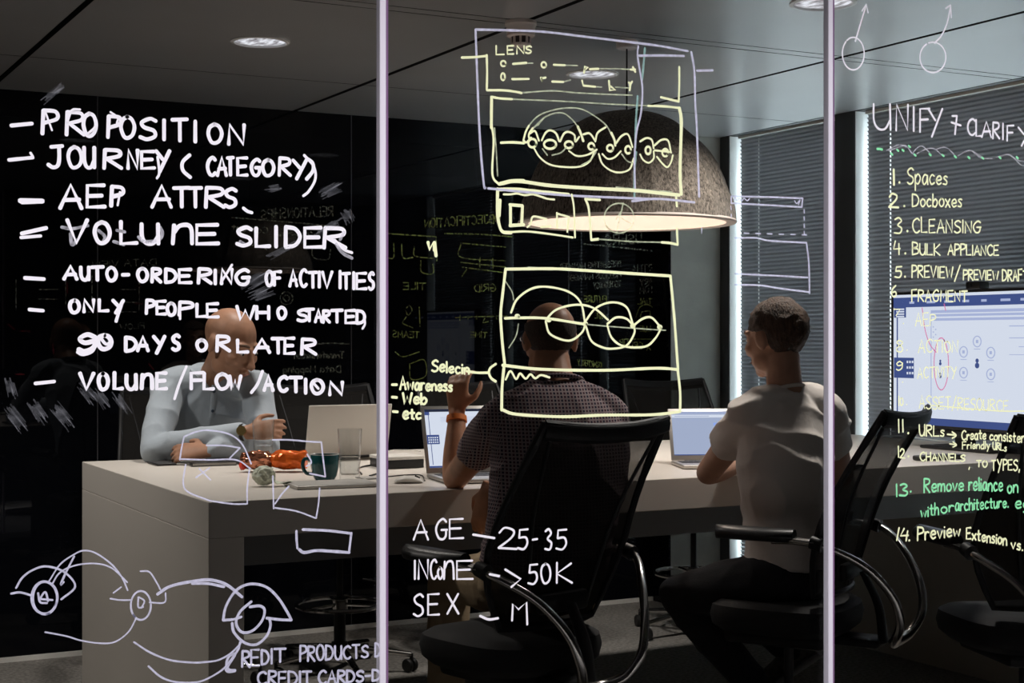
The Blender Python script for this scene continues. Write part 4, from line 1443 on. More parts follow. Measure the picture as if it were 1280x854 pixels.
GL = {
    'A': "0,0 3,10 6,0|1,3.6 5.4,3.8", 'B': "0,0 0,10|c0,10 4.2,9 4,6.2 .2,5.2 4.8,4.4 5.2,1.2 0,0",
    'C': "c6,8.6 4,10 1.2,8.2 .2,4.6 1.6,.9 4,0 6,1.4", 'D': "0,0 0,10|c0,10 4,9 6,5 4,1 0,0",
    'E': "5,10 0,9.8 0,0 5.2,.2|0,5 4.3,5.2", 'F': "5,10 0,9.8 0,0|0,5.2 4.2,5.4",
    'G': "c6,8.6 4,10 1.2,8 0,4.6 1.5,.6 4,0 5.6,1.6 5.8,4.5|3,4.6 6.5,4.7", 'H': "0,0 0,10|5.5,0 5.5,10|0,5 5.5,5.2",
    'I': "0,0 0,10", 'J': "1.2,9.6 6,10|c4.6,10 4.7,4 4,.8 2,0 0,1.4", 'K': "0,0 0,10|5.2,9.6 0,4.6 5.6,0",
    'L': "0,10 0,0 5,.2", 'M': "0,0 .6,10 3,3 5.6,10 6,0", '~': "0,0 .4,9.6|c.4,6 2,9.2 4.6,9.6 5.6,7 5.8,0", 'N': "0,0 .2,10 5.2,0 5.4,10",
    'O': "c3,10 .8,8.4 .1,4.8 1.4,.8 3.2,0 5.2,1.6 6,5.2 4.8,8.8 2.6,10", 'P': "0,0 .3,10|c.3,10 4.6,9.4 5,6.4 .3,4.6",
    'Q': "c3,10 .8,8.4 .1,4.8 1.4,.8 3.2,0 5.2,1.6 6,5.2 4.8,8.8 2.6,10|4,2 6,-.5", 'R': "0,0 .3,10|c.3,10 4.6,9.4 4.8,6.6 .4,5 |1,5 5.6,0",
    'S': "c5.4,8.8 3.4,10 .6,8.2 1.4,5.9 4.6,4.2 5,1.5 2.4,0 0,1.1", 'T': "0,9.8 6,10|3,10 3.1,0", 'U': "c0,10 .1,3.6 1.4,.4 3.6,.3 5.2,3.6|5.2,10 5.3,0",
    'V': "0,10 2.8,0 6,10", 'W': "0,10 1.6,0 3.6,7 5.4,0 7.4,10", 'X': "0,10 5.6,0|5.4,10 0,0", 'Y': "0,10 3,5|6,10 1.6,-2", 'Z': "0,10 5.6,10 0,0 5.8,0",
    '0': "c3,10 .8,8.4 .1,4.8 1.4,.8 3.2,0 5.2,1.6 6,5.2 4.8,8.8 2.6,10", '1': "0,10 .3,0", '2': "c.3,7.6 2,10 4.6,8.6 4,5.4 0,.4|0,.4 5.6,0",
    '3': "c.4,9 3,10 4.8,8 2.2,5.4 5,3.4 3.8,.4 0,.6", '4': "1.4,10 0,4 5,4.4|4,8 4.2,0", '5': "5,10 1,9.6 .7,5.8|c.7,5.8 4,6 4.8,3 3,.3 0,.7",
    '6': "c4.4,10 1.4,7 .2,3 2,0 4.6,1.4 4,4.4 .6,3.6", '7': "0,9.6 5.4,10 2,0", '8': "c4.8,8.6 2.4,10 .8,8 4.8,3.6 3.8,.3 1,.6 .6,3.4 4.4,7 4.8,8.6", '9': "c5,8.2 2.6,10 .4,7.4 2,5 4.8,6.4 5.2,8.2|c5.2,8.2 4.6,2.4 2,0 0,1",
    'a': "c4.4,5.6 2,6 .2,3 1.4,.2 3.4,1.4 4.4,5|4.4,5.6 4.8,0", 'b': "0,10 .1,0|c.1,3.4 2.4,6 4.4,3.4 2.6,0 .1,.8", 'c': "c4,5.2 2,6 .2,3.2 1.6,.1 4.2,.9",
    'd': "c4.2,5 1.8,5.6 .2,2.6 1.6,.1 4.2,1.6|4.3,10 4.5,0", 'e': "c.4,2.9 4.2,3.6 3.4,5.9 1.2,5.4 .2,2.6 1.8,.1 4.4,1.1", 'f': "c4.2,9.4 2.6,10 1.8,7 1.7,0|0,5.4 4,5.6",
    'g': "c4.2,5 1.8,5.8 .2,3 1.6,.4 4,1.8|c4.2,5.6 4.3,-1 2.6,-4 .2,-3", 'h': "0,10 .1,0|c.1,3.4 2,6 4,4.6 4.2,0", 'i': "0,5.6 .1,0|.1,8 .2,8.4", 'l': "0,10 .1,0",
    'k': "0,10 .1,0|4,5.6 .2,2.6 4.4,0", 'm': "0,5.8 .1,0|c.1,3.6 1.6,5.9 3,4.6 3.1,0|c3.1,3.6 4.8,5.9 6.2,4.6 6.4,0", 'n': "0,5.8 .1,0|c.1,3.4 2,6 4,4.6 4.2,0",
    'o': "c2.2,6 .3,4 .6,1.2 2.4,0 4.3,2 4,4.8 2,6", 'p': "0,5.8 .1,-4|c.1,4 2.2,6.2 4.4,3.6 2.6,.1 .1,.9", 'r': "0,5.8 .1,0|c.1,3.2 1.6,5.7 3.4,5.4",
    's': "c3.6,5.4 1.8,6 .6,4.6 3.2,2.2 2.6,.2 0,.6", 't': "1.8,9 1.9,.4 3.4,.2|0,5.8 3.8,6", 'u': "c0,5.8 .2,1.4 1.8,0 3.8,2.4|4,5.8 4.3,0",
    'v': "0,5.8 2,0 4.2,5.8", 'w': "0,5.8 1.4,0 3,4.6 4.6,0 6,5.8", 'x': "0,5.8 4.2,0|4.2,5.8 0,0", 'y': "0,5.8 2,1|4.2,5.8 .8,-4",
    '-': "0,4.6 4,4.9", '.': "0,0 .5,.35", ',': ".5,.6 -.2,-2", '/': "0,-1 4.6,11", '(': "c2.2,11 .3,7 .4,2.4 2.4,-1.4", ')': "c0,11 2.2,8 2.4,3 0,-2.4", '+': "0,5 5,5.2|2.6,9 2.2,.6", '>': "0,8 4.4,4.6 .4,.4", '?': "c0,8 2,10 4,8 2,5 2,3", ' ': "",
}


def glyph(ch):
    out, w = [], 0.0
    for part in GL[ch].split('|'):
        part = part.strip()
        if not part: continue
        cv = part[0] == 'c'
        pts = [tuple(float(a) for a in p.split(',')) for p in part.lstrip('c').split()]
        w = max(w, max(p[0] for p in pts))
        out.append((cv, pts))
    return out, w


class Sheet:
    """collects pen strokes given as picture points and lays them on an upright glass plane facing the corridor"""

    def __init__(self, V, off=.0002):
        self.V, self.off = V, off
        self.bm = B()
        self.k = 0
        self.words = []
        self.split = True

    def stroke(self, pts, w=3.0, curve=True, fade=None):
        P = [onV(x, y, self.V) for (x, y) in pts]
        if len(P) == 1: P.append(P[0] + Vector((.001, 0, .001)))
        if curve and len(P) > 2: P = smoothline(P, 6)
        sc = (self.V / ray(*pts[0]).y) / F
        hw0 = w * sc / 2
        Q = [P[0]]
        for p in P[1:]:
            if (p - Q[-1]).length > .0006: Q.append(p)
        if len(Q) < 2: Q.append(Q[0] + Vector((.0015, 0, 0)))
        T = []
        n = len(Q)
        for i in range(n):
            t = Q[min(i + 1, n - 1)] - Q[max(i - 1, 0)]
            T.append(t.normalized() if t.length > 1e-9 else Vector((1, 0, 0)))
        Q = [Q[0] - T[0] * hw0 * .75] + Q + [Q[-1] + T[-1] * hw0 * .75]
        T = [T[0]] + T + [T[-1]]
        n = len(Q)
        self.k += 1
        # every stroke a hair in front of the one before, so overlaps stay clean
        dv = -.0002 - .000012 * (self.k % 20)
        rows = []
        s = 0
        for i in range(n):
            if i: s += (Q[i] - Q[i - 1]).length
            h = hw0 * (1 + .16 * mnoise.noise(Vector((s * 60, self.k * 3.7, 0))))
            if i in (0, n - 1): h *= .55
            if fade and n > 3: h *= 1 + (fade - 1) * i / (n - 1)
            nrm = Vector((-T[i].z, 0, T[i].x))
            rows.append((Q[i] + nrm * h + Vector((0, dv, 0)), Q[i] - nrm * h + Vector((0, dv, 0))))
        vs = [(self.bm.verts.new(a), self.bm.verts.new(b)) for a, b in rows]
        for i in range(n - 1):
            self.bm.faces.new((vs[i][0], vs[i][1], vs[i + 1][1], vs[i + 1][0]))

    def begin(self):
        if len(self.bm.verts):
            self.words.append(self.bm)
            self.bm = B()

    def many(self, items, w=3.0, curve=True):
        for it in items: self.stroke(it, w, curve)

    def word(self, text, x0, x1, yb0, yb1, h0, h1=None, w=3.0, xs=None, slant=0.0, gap=.38, mirror=False, jit=.35):
        """baseline from (x0,yb0) to (x1,yb1); capitals h high; xs gives each letter its own left and right edge"""
        h1 = h0 if h1 is None else h1
        gl = [glyph(c) for c in text]
        if self.split and len(self.bm.verts):
            self.words.append(self.bm)
            self.bm = B()
        if xs is None:
            ws = [max(g[1], .6) + (1.8 if c == ' ' else 0) for g, c in zip(gl, text)]
            tot = sum(ws) + gap * 4.4 * (len(text) - 1)
            cur, xs = 0.0, []
            for w_ in ws:
                xs.append((x0 + (x1 - x0) * cur / tot, x0 + (x1 - x0) * (cur + w_) / tot)); cur += w_ + gap * 4.4
        else: xs = [(xs[2 * i], xs[2 * i + 1]) for i in range(len(xs) // 2)]
        rg = random.Random(sum(ord(c) for c in text) + int(x0))
        ch = [c for c in text if c != ' '] if len(xs) != len(text) else list(text)
        for c, (a, b) in zip(ch, xs):
            if c == ' ': continue
            st, gw = glyph(c)
            f = ((a + b) / 2 - x0) / max(1e-6, (x1 - x0)) if x1 != x0 else 0
            yb = yb0 + (yb1 - yb0) * f; h = h0 + (h1 - h0) * f
            dy, dh = rg.uniform(-jit, jit) * 1.2, 1 + rg.uniform(-.06, .06)
            for cv, pts in st:
                out = []
                for (px, py) in pts:
                    u = px / max(gw, .6)
                    x = a + (b - a) * u + slant * py * h / 10 + rg.uniform(-jit, jit) * .5
                    if gw < .7: x = (a + b) / 2 + px * h / 14 + slant * py * h / 10
                    if mirror: x = x0 + x1 - x
                    out.append((x, yb + dy - py * h * dh / 10 + rg.uniform(-jit, jit) * .5))
                self.stroke(out, w, cv)

    def ring(self, cx, cy, rx, ry, w=2.5, a0=0.3, turns=1.04, sq=0.0):
        self.stroke([(cx + rx * (1 + sq * math.sin(3 * t)) * math.cos(t), cy + ry * math.sin(t)) for t in [a0 + 2 * PI * turns * k / 18 for k in range(19)]], w)

    def done(self, name, mat, parent, label=None):
        c = parent.location
        first = None
        for b in self.words + [self.bm]:
            for v in b.verts: v.co -= Vector(c)
            if first is None: first = obj(name, b, mat, parent, False, label, recalc=False)
            else: obj('word', b, mat, first, False, recalc=False)
        return first


def block(name, label, cat, px, V):
    p = onV(px[0], px[1], V)
    return thing(name, label, cat, (p.x, p.y, p.z))


GV = GLASS_V - .006

# --- left pane: white list
t = block('handwritten_list', 'large white handwritten list starting PROPOSITION on the left glass pane', 'handwriting', (13, 156), GV)
s = Sheet(GV); s.stroke([(14, 157), (40, 154.5)], 5)
s.word('PROPOSITION', 53, 306, 166.5, 181, 31, 23, 4.8, xs=[53, 71, 83, 105, 104, 120, 135, 150, 151, 168, 175, 195, 204, 206, 215, 234, 243, 245, 260, 277, 286, 305])
s.stroke([(84, 152), (90, 138), (100, 137)], 3); s.stroke([(117, 145), (119, 158), (110, 167)], 3); s.stroke([(138, 140), (147, 147), (146, 154)], 2.5); s.stroke([(65, 163), (57, 141)], 2.5)
s.done('text_line', 'ink_white', t)
s = Sheet(GV); s.stroke([(11, 200), (26, 198.5), (41, 197)], 4.6); s.stroke([(41, 196), (38, 191)], 3)
s.word('JOURNEY', 60, 212, 209.5, 211, 27, 21, 4.8, xs=[60, 78, 85, 102, 105, 118, 130, 152, 160, 172, 177, 193, 195, 212])
s.stroke([(197, 196), (199, 216), (196, 223)], 3.2)
s.word('(CATEGORY)', 227, 394, 219, 219.5, 22, 20.5, 4.6, xs=[227, 238, 259, 269, 271.6, 283, 284, 291.5, 297, 309, 314, 325.5, 328, 342, 349, 363, 366, 383, 383, 391])
s.stroke([(380, 194), (392, 208), (394, 224), (386, 239), (379, 245)], 3.4); s.done('text_line', 'ink_white', t)
s = Sheet(GV); s.stroke([(25, 251), (53, 251.5)], 6.5); s.stroke([(27, 254), (52, 253)], 3)
s.word('AEP', 75, 153, 261, 257, 31, 25, 5.1, xs=[75, 102, 109, 131, 139, 153]); s.stroke([(147, 257), (150, 240)], 2.6)
s.word('ATTRS', 190, 295, 259, 259, 26, 23, 4.8, xs=[190, 214, 217, 237, 236, 252, 257, 280, 281, 295]); s.stroke([(304, 260), (309, 264), (315, 266)], 4); s.done('text_line', 'ink_white', t)
s = Sheet(GV); s.stroke([(27, 292), (58, 285)], 5); s.stroke([(26, 297), (51, 295)], 4)
s.word('VOLU~E', 84, 273, 304, 305, 29, 23, 5.1, xs=[84, 109, 118, 137, 151, 171, 177, 198, 216, 240, 246, 273])
s.word('SLIDER', 295, 440, 307, 311, 24, 24, 5.1, xs=[296, 314, 320, 337, 344, 346, 357, 375, 381, 402, 405, 432]); s.stroke([(418, 300), (430, 312), (440, 316)], 3.6)
s.done('text_line', 'ink_white', t)
s = Sheet(GV); s.many([[(77, 284), (90, 286), (110, 282)], [(88, 292), (90, 306), (96, 300)], [(123, 288), (131, 296), (128, 304)], [(142, 302), (155, 306)], [(146, 288), (156, 290)], [(173, 296), (180, 302), (198, 300), (203, 292), (200, 284)], [(300, 302), (306, 306)], [(430, 290), (425, 300)], [(420, 305), (428, 316), (440, 323)]], 4)
s.done('overwriting', 'ink_white_thin', t)
s = Sheet(GV); s.stroke([(31, 347.5), (55, 349)], 5)
s.word('AUTO-ORDERING', 80, 314, 349, 356, 16, 18, 4.6, xs=[80, 96, 101, 111, 114, 129, 133.5, 145, 153, 161, 172, 184, 190, 201, 207, 220, 224, 239, 248, 264, 268, 270, 277, 290, 295, 312])
s.stroke([(277, 352), (290, 331)], 3); s.word('OF', 332, 350, 357, 357, 18, 18, 4.4, xs=[332.5, 341, 343, 351])
s.word('ACTIVITIES', 362, 467, 358, 362, 20, 20, 4.1, xs=[362, 371, 375, 383, 386, 396, 396, 402, 403, 415, 424, 426, 428, 437, 441, 443, 446, 458, 461, 467]); s.done('text_line', 'ink_white', t)
s = Sheet(GV); s.stroke([(36.5, 387), (54, 388.5)], 4.6)
s.word('ONLY', 87, 155, 391, 388, 16, 12, 4.6, xs=[87, 99, 105, 117, 124, 135, 141, 154]); s.stroke([(152, 380), (148, 392), (145, 402)], 4)
s.word('PEOPLE', 183, 273, 392, 397, 16, 16, 4.4, xs=[183, 192, 196, 207, 209, 219, 224, 240, 246, 258, 259, 273]); s.stroke([(225, 392), (225, 399)], 3)
s.word('WHO', 296, 357, 400, 398, 17, 14, 4.4, xs=[296, 318, 321, 336, 347, 357])
s.word('STARTED', 372, 457, 401, 405, 15, 15, 4.1, xs=[372, 384, 381, 392, 394, 402, 404, 412, 414, 428, 432, 444, 446, 456]); s.stroke([(455, 396), (456, 405), (453, 411)], 3); s.done('text_line', 'ink_white', t)
s = Sheet(GV); s.word('90', 97, 139, 440, 436, 22, 17, 5.8, xs=[98, 120, 122, 139]); s.stroke([(120, 424), (116, 438), (104, 443), (97, 440)], 4.6); s.stroke([(124, 420), (132, 430), (138, 428)], 4)
s.word('DAYS', 157, 224, 439, 438, 18, 18, 4.8, xs=[157, 170, 172, 185, 192, 206, 215.5, 224])
s.word('OR', 246, 287, 438, 439, 13, 20, 4.6, xs=[246, 258, 271, 287]); s.word('LATER', 297, 396, 440, 443, 15, 20, 4.6, xs=[297, 310, 318, 337, 340, 355, 356, 368, 377, 395]); s.done('text_line', 'ink_white', t)
s = Sheet(GV); s.stroke([(44, 479.5), (68, 477)], 4.6)
s.word('VOLU~E', 100, 208, 487, 486, 20, 19, 5.1, xs=[100, 117, 123, 135, 143, 153, 158, 170, 177, 190, 196, 208]); s.stroke([(233, 458), (224, 480), (218, 499)], 3.4)
s.word('FLOW', 239, 301, 486, 487, 20, 17, 4.8, xs=[239, 254, 255, 267, 270, 286, 287, 301]); s.stroke([(328, 464), (322, 480), (314, 491)], 4)
s.word('ACTION', 330, 429, 488, 494, 19, 16, 4.8, xs=[330, 341, 348, 359, 362, 377, 381, 383, 389, 404, 412, 428]); s.stroke([(390, 477), (398, 486)], 3.4); s.done('text_line', 'ink_white', t)

# --- left pane, low: lilac circles joined by arcs
t = block('sketched_diagram', 'lilac sketch of three circles joined by sweeping arcs, low on the left pane', 'drawing', (56, 747), GV)
C7 = lambda L: [(x / 3.992, 640 + y / 3.992) for x, y in L]
C8 = lambda L: [(240 + x / 3.992, 640 + y / 3.992) for x, y in L]
s = Sheet(GV); s.ring(55.6, 747.3, 16, 20, 3.2); s.ring(56.4, 747.8, 15, 20.5, 2.2, 1.2)
s.many([C7(q) for q in ([(190, 405), (200, 450), (235, 455)], [(195, 440), (225, 400), (240, 445)], [(200, 435), (262, 440)], [(80, 380), (110, 330), (160, 292), (230, 272), (320, 300), (375, 372), (305, 437)], [(55, 408), (100, 402), (160, 418)], [(370, 222), (330, 300), (303, 362), (318, 350)])], 2.6); s.done('lettered_circle', 'ink_lilac', t)
s = Sheet(GV); s.ring(176, 757, 12.5, 18, 2.4, 2.2)
s.many([C7(q) for q in ([(690, 425), (690, 475), (715, 475)], [(692, 425), (720, 445), (705, 480)], [(550, 433), (600, 440), (655, 440)], [(565, 405), (605, 375)], [(745, 452), (820, 452), (826, 405)], [(700, 296), (745, 300), (780, 350), (800, 388)], [(245, 345), (300, 262), (370, 212), (420, 193), (480, 207), (560, 265), (610, 330), (637, 392)], [(260, 360), (300, 302), (380, 266), (480, 258), (560, 282), (635, 352)], [(225, 600), (330, 620), (400, 641), (490, 655), (570, 650), (640, 600), (680, 530)])], 2.0); s.done('linked_circle', 'ink_lilac', t)
s = Sheet(GV)
s.many([[(196.7, 743), (213, 733), (240, 727), (262, 725), (283, 731), (302.6, 746.5)]], 3.8)
s.many([C8(q) for q in ([(0, 357), (80, 358), (160, 374)], [(155, 540), (170, 470), (220, 392), (290, 360), (370, 375), (430, 430), (475, 500), (496, 540)], [(496, 540), (440, 538), (372, 530)], [(155, 541), (210, 536), (246, 524)], [(296, 448), (240, 498), (220, 556), (248, 600), (300, 594), (348, 545), (362, 492), (340, 470), (288, 474)], [(200, 555), (210, 602), (260, 652), (320, 662), (370, 622), (391, 570), (386, 530)])], 3.4)
s.many([C7([(668, 650), (750, 702), (850, 740), (958, 752)]) + C8([(60, 750), (130, 740), (190, 708), (235, 665), (250, 640)]), C7([(740, 770), (800, 822), (870, 848)]) + C8([(0, 852), (60, 840), (140, 796), (195, 745)])], 2.4); s.done('ringed_circle', 'ink_lilac', t)

t = block('handwritten_note', 'lilac note CREDIT PRODUCTS at the bottom edge of the left pane', 'handwriting', (283, 830), GV)
s = Sheet(GV); s.many([C8([(242, 645), (228, 690), (190, 745), (168, 778), (180, 798), (215, 795)]), C8([(215, 715), (185, 760), (172, 785)])], 3)
s.many([[(293, 817), (286, 821), (283, 830), (286, 837), (294, 838)]], 3.2); s.word('REDIT', 302.6, 356, 835, 827, 21, 16, 3.0, xs=[302.6, 312, 314, 324, 327, 336, 339, 340, 343, 357])
s.word('PRODUCTS', 375, 460, 827, 822, 20, 15, 2.8); s.word('D', 469, 474, 821, 821, 16, 16, 2.8, xs=[469, 475]); s.done('text_line', 'ink_lilac', t)
s = Sheet(GV); s.word('CREDIT', 322, 389, 856, 856, 16, 16, 3.0); s.word('CARDS-D', 398, 475, 855, 851, 16, 13, 3.0); s.done('text_line', 'ink_lilac', t)
t = block('sketched_rectangle', 'small lilac rectangle drawn below the table top on the left pane', 'drawing', (370, 663), GV)
s = Sheet(GV); s.stroke(C8([(521, 95), (522, 140), (526, 183)]), 3); s.stroke(C8([(535, 188), (560, 203), (620, 193), (700, 197), (785, 203)]), 3.6); s.stroke(C8([(783, 203), (795, 105)]), 3); s.stroke(C8([(795, 108), (680, 94), (552, 88)]), 3.2); s.done('outline', 'ink_lilac', t)
t = block('sketched_shapes', 'thin lilac boxes with an X and a flow line, over the snack bag and cup', 'drawing', (225, 575), GV)
s = Sheet(GV)
s.many([[(224.6, 575), (227, 560), (230, 546)], [(230, 546), (245, 540), (261, 538), (287, 543), (303, 556), (314, 580)], [(225, 574), (262, 575), (295, 575), (313, 586)], [(258, 557), (280, 557), (300, 560)], [(300, 560), (287, 573)], [(232, 581), (229, 603), (235, 615), (262, 626)], [(249, 586), (263, 600)], [(262, 585), (245, 597)], [(262, 626), (290, 630), (309, 630)], [(312, 585), (309, 610), (309, 630)]], 2.0)
s.many([[(340.6, 550), (361, 550), (385, 552), (401.6, 553)], [(401.6, 553), (404, 575), (406.6, 596)], [(406.6, 596), (387, 592)], [(341, 595), (341.6, 620), (342, 636)], [(361, 608), (352, 618), (343.7, 630)], [(343.7, 635), (370, 639), (395, 648)], [(395, 648), (398, 630), (399.5, 610)], [(384, 568), (389, 578), (383, 583)]], 2.0)
s.done('outline', 'ink_lilac', t)

# --- middle pane
t = block('sketched_layout', 'tall lilac window frame drawn around the pendant lamp on the middle pane', 'drawing', (594, 37), GV)
s = Sheet(GV); s.many([[(594.4, 37), (597, 110), (600, 176), (604.7, 230), (607, 235)], [(594.4, 37), (640, 38), (682, 40), (740, 47), (790, 53), (825, 57.5), (860, 64)], [(864, 65), (868, 90), (869, 130), (871, 162), (873.8, 246)], [(610, 235.5), (653, 239.7), (714, 244.6), (770, 247), (822, 249)], [(871, 88.4), (891, 88)], [(798, 69.7), (830, 69.5), (855, 70)], [(790, 251.5), (822, 248.6), (868, 253)]], 3.0)
s.many([[(797.8, 57.5), (796.8, 69), (800, 90), (803, 112), (801, 142), (795.6, 165), (793, 200), (794, 240)]], 2.6); s.done('outline', 'ink_lilac', t)
s = Sheet(GV); s.many([[(806, 60), (804.5, 80), (802.5, 100)], [(795, 190), (793, 215), (793, 250)], [(797, 120), (795, 150), (794, 185)]], 3.0); s.done('teal_stroke', 'ink_teal', t, 'teal marker stroke')

t = block('handwritten_legend', 'small lime note LENS with two rows of dashes below the smoke detector', 'handwriting', (620, 68), GV)
s = Sheet(GV); s.word('LENS', 619.7, 664, 68, 67, 12, 9, 2.4, xs=[620, 630, 634, 642, 646, 655, 657, 664])
s.ring(629, 79.5, 3, 3.4, 2.4); s.ring(679.6, 81, 3, 3.4, 2.4); s.ring(628.6, 96, 2.4, 4.4, 2.6)
s.many([[(641, 80), (658, 78.5)], [(692, 81), (706, 81.6)], [(730, 91), (731, 83), (735, 84), (731, 87)], [(737, 86.5), (748, 86)], [(791, 84), (794, 90)], [(788, 87), (794, 87)], [(640, 99), (661, 98.7)], [(676, 97), (678, 102), (677, 98), (682, 97)], [(690, 102), (704, 102.5)], [(727.4, 100.6), (729, 107), (744, 108.5)], [(761, 101), (762, 113), (769, 112.5), (763, 108)], [(786, 103), (788, 106), (787, 113)], [(790, 102), (787, 107)]], 2.8, False)
s.done('text_line', 'ink_lime', t)
s = Sheet(GV); s.many([[(658, 79), (666, 79)], [(706, 81.6), (722, 82)], [(748, 86), (770, 86), (790, 87)], [(704, 102.5), (713, 100)], [(744, 108.5), (752, 109)], [(769, 109), (786, 110)]], 1.5); s.done('dash_row', 'ink_lime_thin', t)

t = block('sketched_timeline', 'lime framed sketch of small circles under overlapping arcs, across the felt lamp', 'drawing', (614, 121), GV)
s = Sheet(GV)
s.many([[(608.4, 68.7), (608.8, 90), (608.4, 112)], [(577, 72), (592, 71.5), (608, 70)], [(614, 121), (613.8, 151), (617, 176), (615.4, 218), (624, 231)], [(608.4, 112.8), (630, 113), (646, 115), (652, 116.5)], [(849, 83.7), (849, 105), (848.4, 125)], [(848.4, 127), (838, 124.5), (826, 121.6)], [(614, 121), (625, 123), (640, 124)], [(810, 132.4), (830, 133), (849, 135)]], 3.0)
s.many([[(849, 135), (851.5, 153), (850, 213), (851.5, 243)], [(624.4, 230), (647, 226.5), (688, 232), (740, 235.5), (790, 238), (820, 241), (849, 244)]], 4.6)
s.many([[(626, 229), (640, 226), (655, 226)], [(614.5, 122), (614, 160)]], 4)
s.done('frame_outline', 'ink_lime', t)
s = Sheet(GV); s.many([[(652, 116), (690, 113.6), (720, 116), (760, 118), (790, 119)], [(640, 124), (701, 126.5), (760, 130), (810, 132.4)], [(618, 160), (620, 185), (622, 220)], [(770, 234), (800, 237), (840, 240)]], 1.8); s.done('thin_line', 'ink_lime_thin', t)
s = Sheet(GV)
for (x, y, rx, ry) in ((665.4, 179, 5, 5.2), (687.5, 180.5, 7.5, 5.5), (711, 181, 5, 4.2), (739, 183, 3.6, 4), (762.5, 185.2, 3.8, 4), (785, 187.3, 3.4, 4.6), (810, 188, 3.2, 4.6), (831.4, 191, 3.6, 4.6)): s.ring(x, y, rx, ry, 3.0)
s.many([[(626, 178.5), (640, 178), (655, 179)]], 3.2)
s.many([[(662, 167), (668.7, 164), (673.6, 176)], [(677, 175.6), (682, 166), (688, 163), (695, 167), (699, 177)], [(700, 177), (705, 167), (711, 165), (718, 169), (719, 177), (724, 171)], [(729, 168), (737, 167), (744, 176)], [(744, 177), (747, 166), (757, 159)], [(770, 179), (777, 170), (785, 168.4), (790.5, 184)], [(800, 177), (807.7, 172.7), (814.5, 175), (817, 185.6)], [(818, 182), (826.6, 175), (835, 176), (838.6, 191)], [(654, 176), (657, 165), (661, 157)], [(662, 176), (661, 168), (666, 160)], [(655, 176), (658, 178), (664, 172)]], 2.6)
s.many([[(722, 158), (726, 167), (729, 176.4)], [(764, 166), (768, 175), (769, 182)]], 3.4)
s.many([[(667, 184.6), (675, 197), (688, 206), (708, 209), (726, 208), (737.5, 201), (743, 189)], [(748.4, 192.5), (752.7, 204.5), (763, 213), (775, 215.7), (787, 211.4), (792, 198)], [(752.7, 192.5), (759.5, 198.5), (768, 196.8), (776, 189)], [(800, 193), (804, 200), (811, 203.5), (817, 198), (817, 189)], [(821, 196), (828, 204.5), (834, 209), (838.6, 203), (841, 194)], [(711, 188.7), (721, 195), (734, 193.6), (746, 187)], [(818, 188), (838, 190)]], 2.4)
s.done('circle_chain', 'ink_lime', t)
s = Sheet(GV); s.many([[(656, 168), (662, 156), (673.6, 144.4), (690, 138), (708, 135), (725, 136), (740, 143), (757, 156), (765, 170)], [(664, 163), (682, 146), (701.5, 141), (714.6, 149), (724, 161)], [(678, 186), (684, 194)], [(690, 194), (701, 191), (708, 184)], [(777, 192.5), (783.6, 201), (790.5, 203.7)], [(726, 207), (738, 200), (745, 190)], [(672, 157), (680, 147)]], 1.8); s.done('thin_arc', 'ink_lime_thin', t)

t = block('sketched_icon_row', 'lime box with a small square drawn across the lamp rim, left part', 'drawing', (623, 236), GV)
s = Sheet(GV); s.many([[(622, 236), (621.6, 262), (623.5, 279), (628, 289.5), (639, 291)], [(623, 237), (645, 236.6), (663, 238.5), (690, 241), (711, 243.5)], [(625, 250), (624, 270)]], 4.2)
s.many([[(629.4, 243), (638, 243), (646, 242), (656, 244), (666, 243), (675, 245.5), (684, 248.5), (693, 249.5)], [(714.5, 243), (717.3, 260), (718.7, 297)], [(639, 290), (660, 289.5), (690, 293), (716, 297)]], 2.6)
s.many([[(637, 256), (653, 257.3)], [(653, 257.3), (652, 280.5)], [(655, 281), (637, 282)], [(638, 257), (638, 281)]], 4, False)
s.many([[(659, 284), (663, 280), (666, 271), (677, 272.5), (683, 274)], [(676, 284), (688, 283)], [(696, 267), (710, 271)], [(696, 266), (696.5, 285)], [(711, 271), (709, 290)]], 2.6); s.done('outline', 'ink_lime', t)
t = block('sketched_icon', 'lime box holding a circled mark, drawn across the lamp rim, right part', 'drawing', (732, 249), GV)
s = Sheet(GV); s.many([[(731.5, 248.5), (736, 262), (739, 300)], [(739, 300), (748, 299)], [(733, 249), (750, 250)], [(845, 245), (846, 258)], [(846, 286), (847, 306)], [(847, 306), (838, 304), (827, 303)]], 3.2); s.done('outline', 'ink_lime', t)
s = Sheet(GV); s.ring(773.8, 272.8, 18.6, 18.6, 1.8, 2.0, 1.1); s.many([[(779, 254), (774, 275), (771, 291)], [(774, 271), (782, 276), (789, 280)], [(778, 262), (770, 274)], [(748, 299), (790, 302), (827, 303)]], 1.8); s.done('circled_mark', 'ink_lime_thin', t)

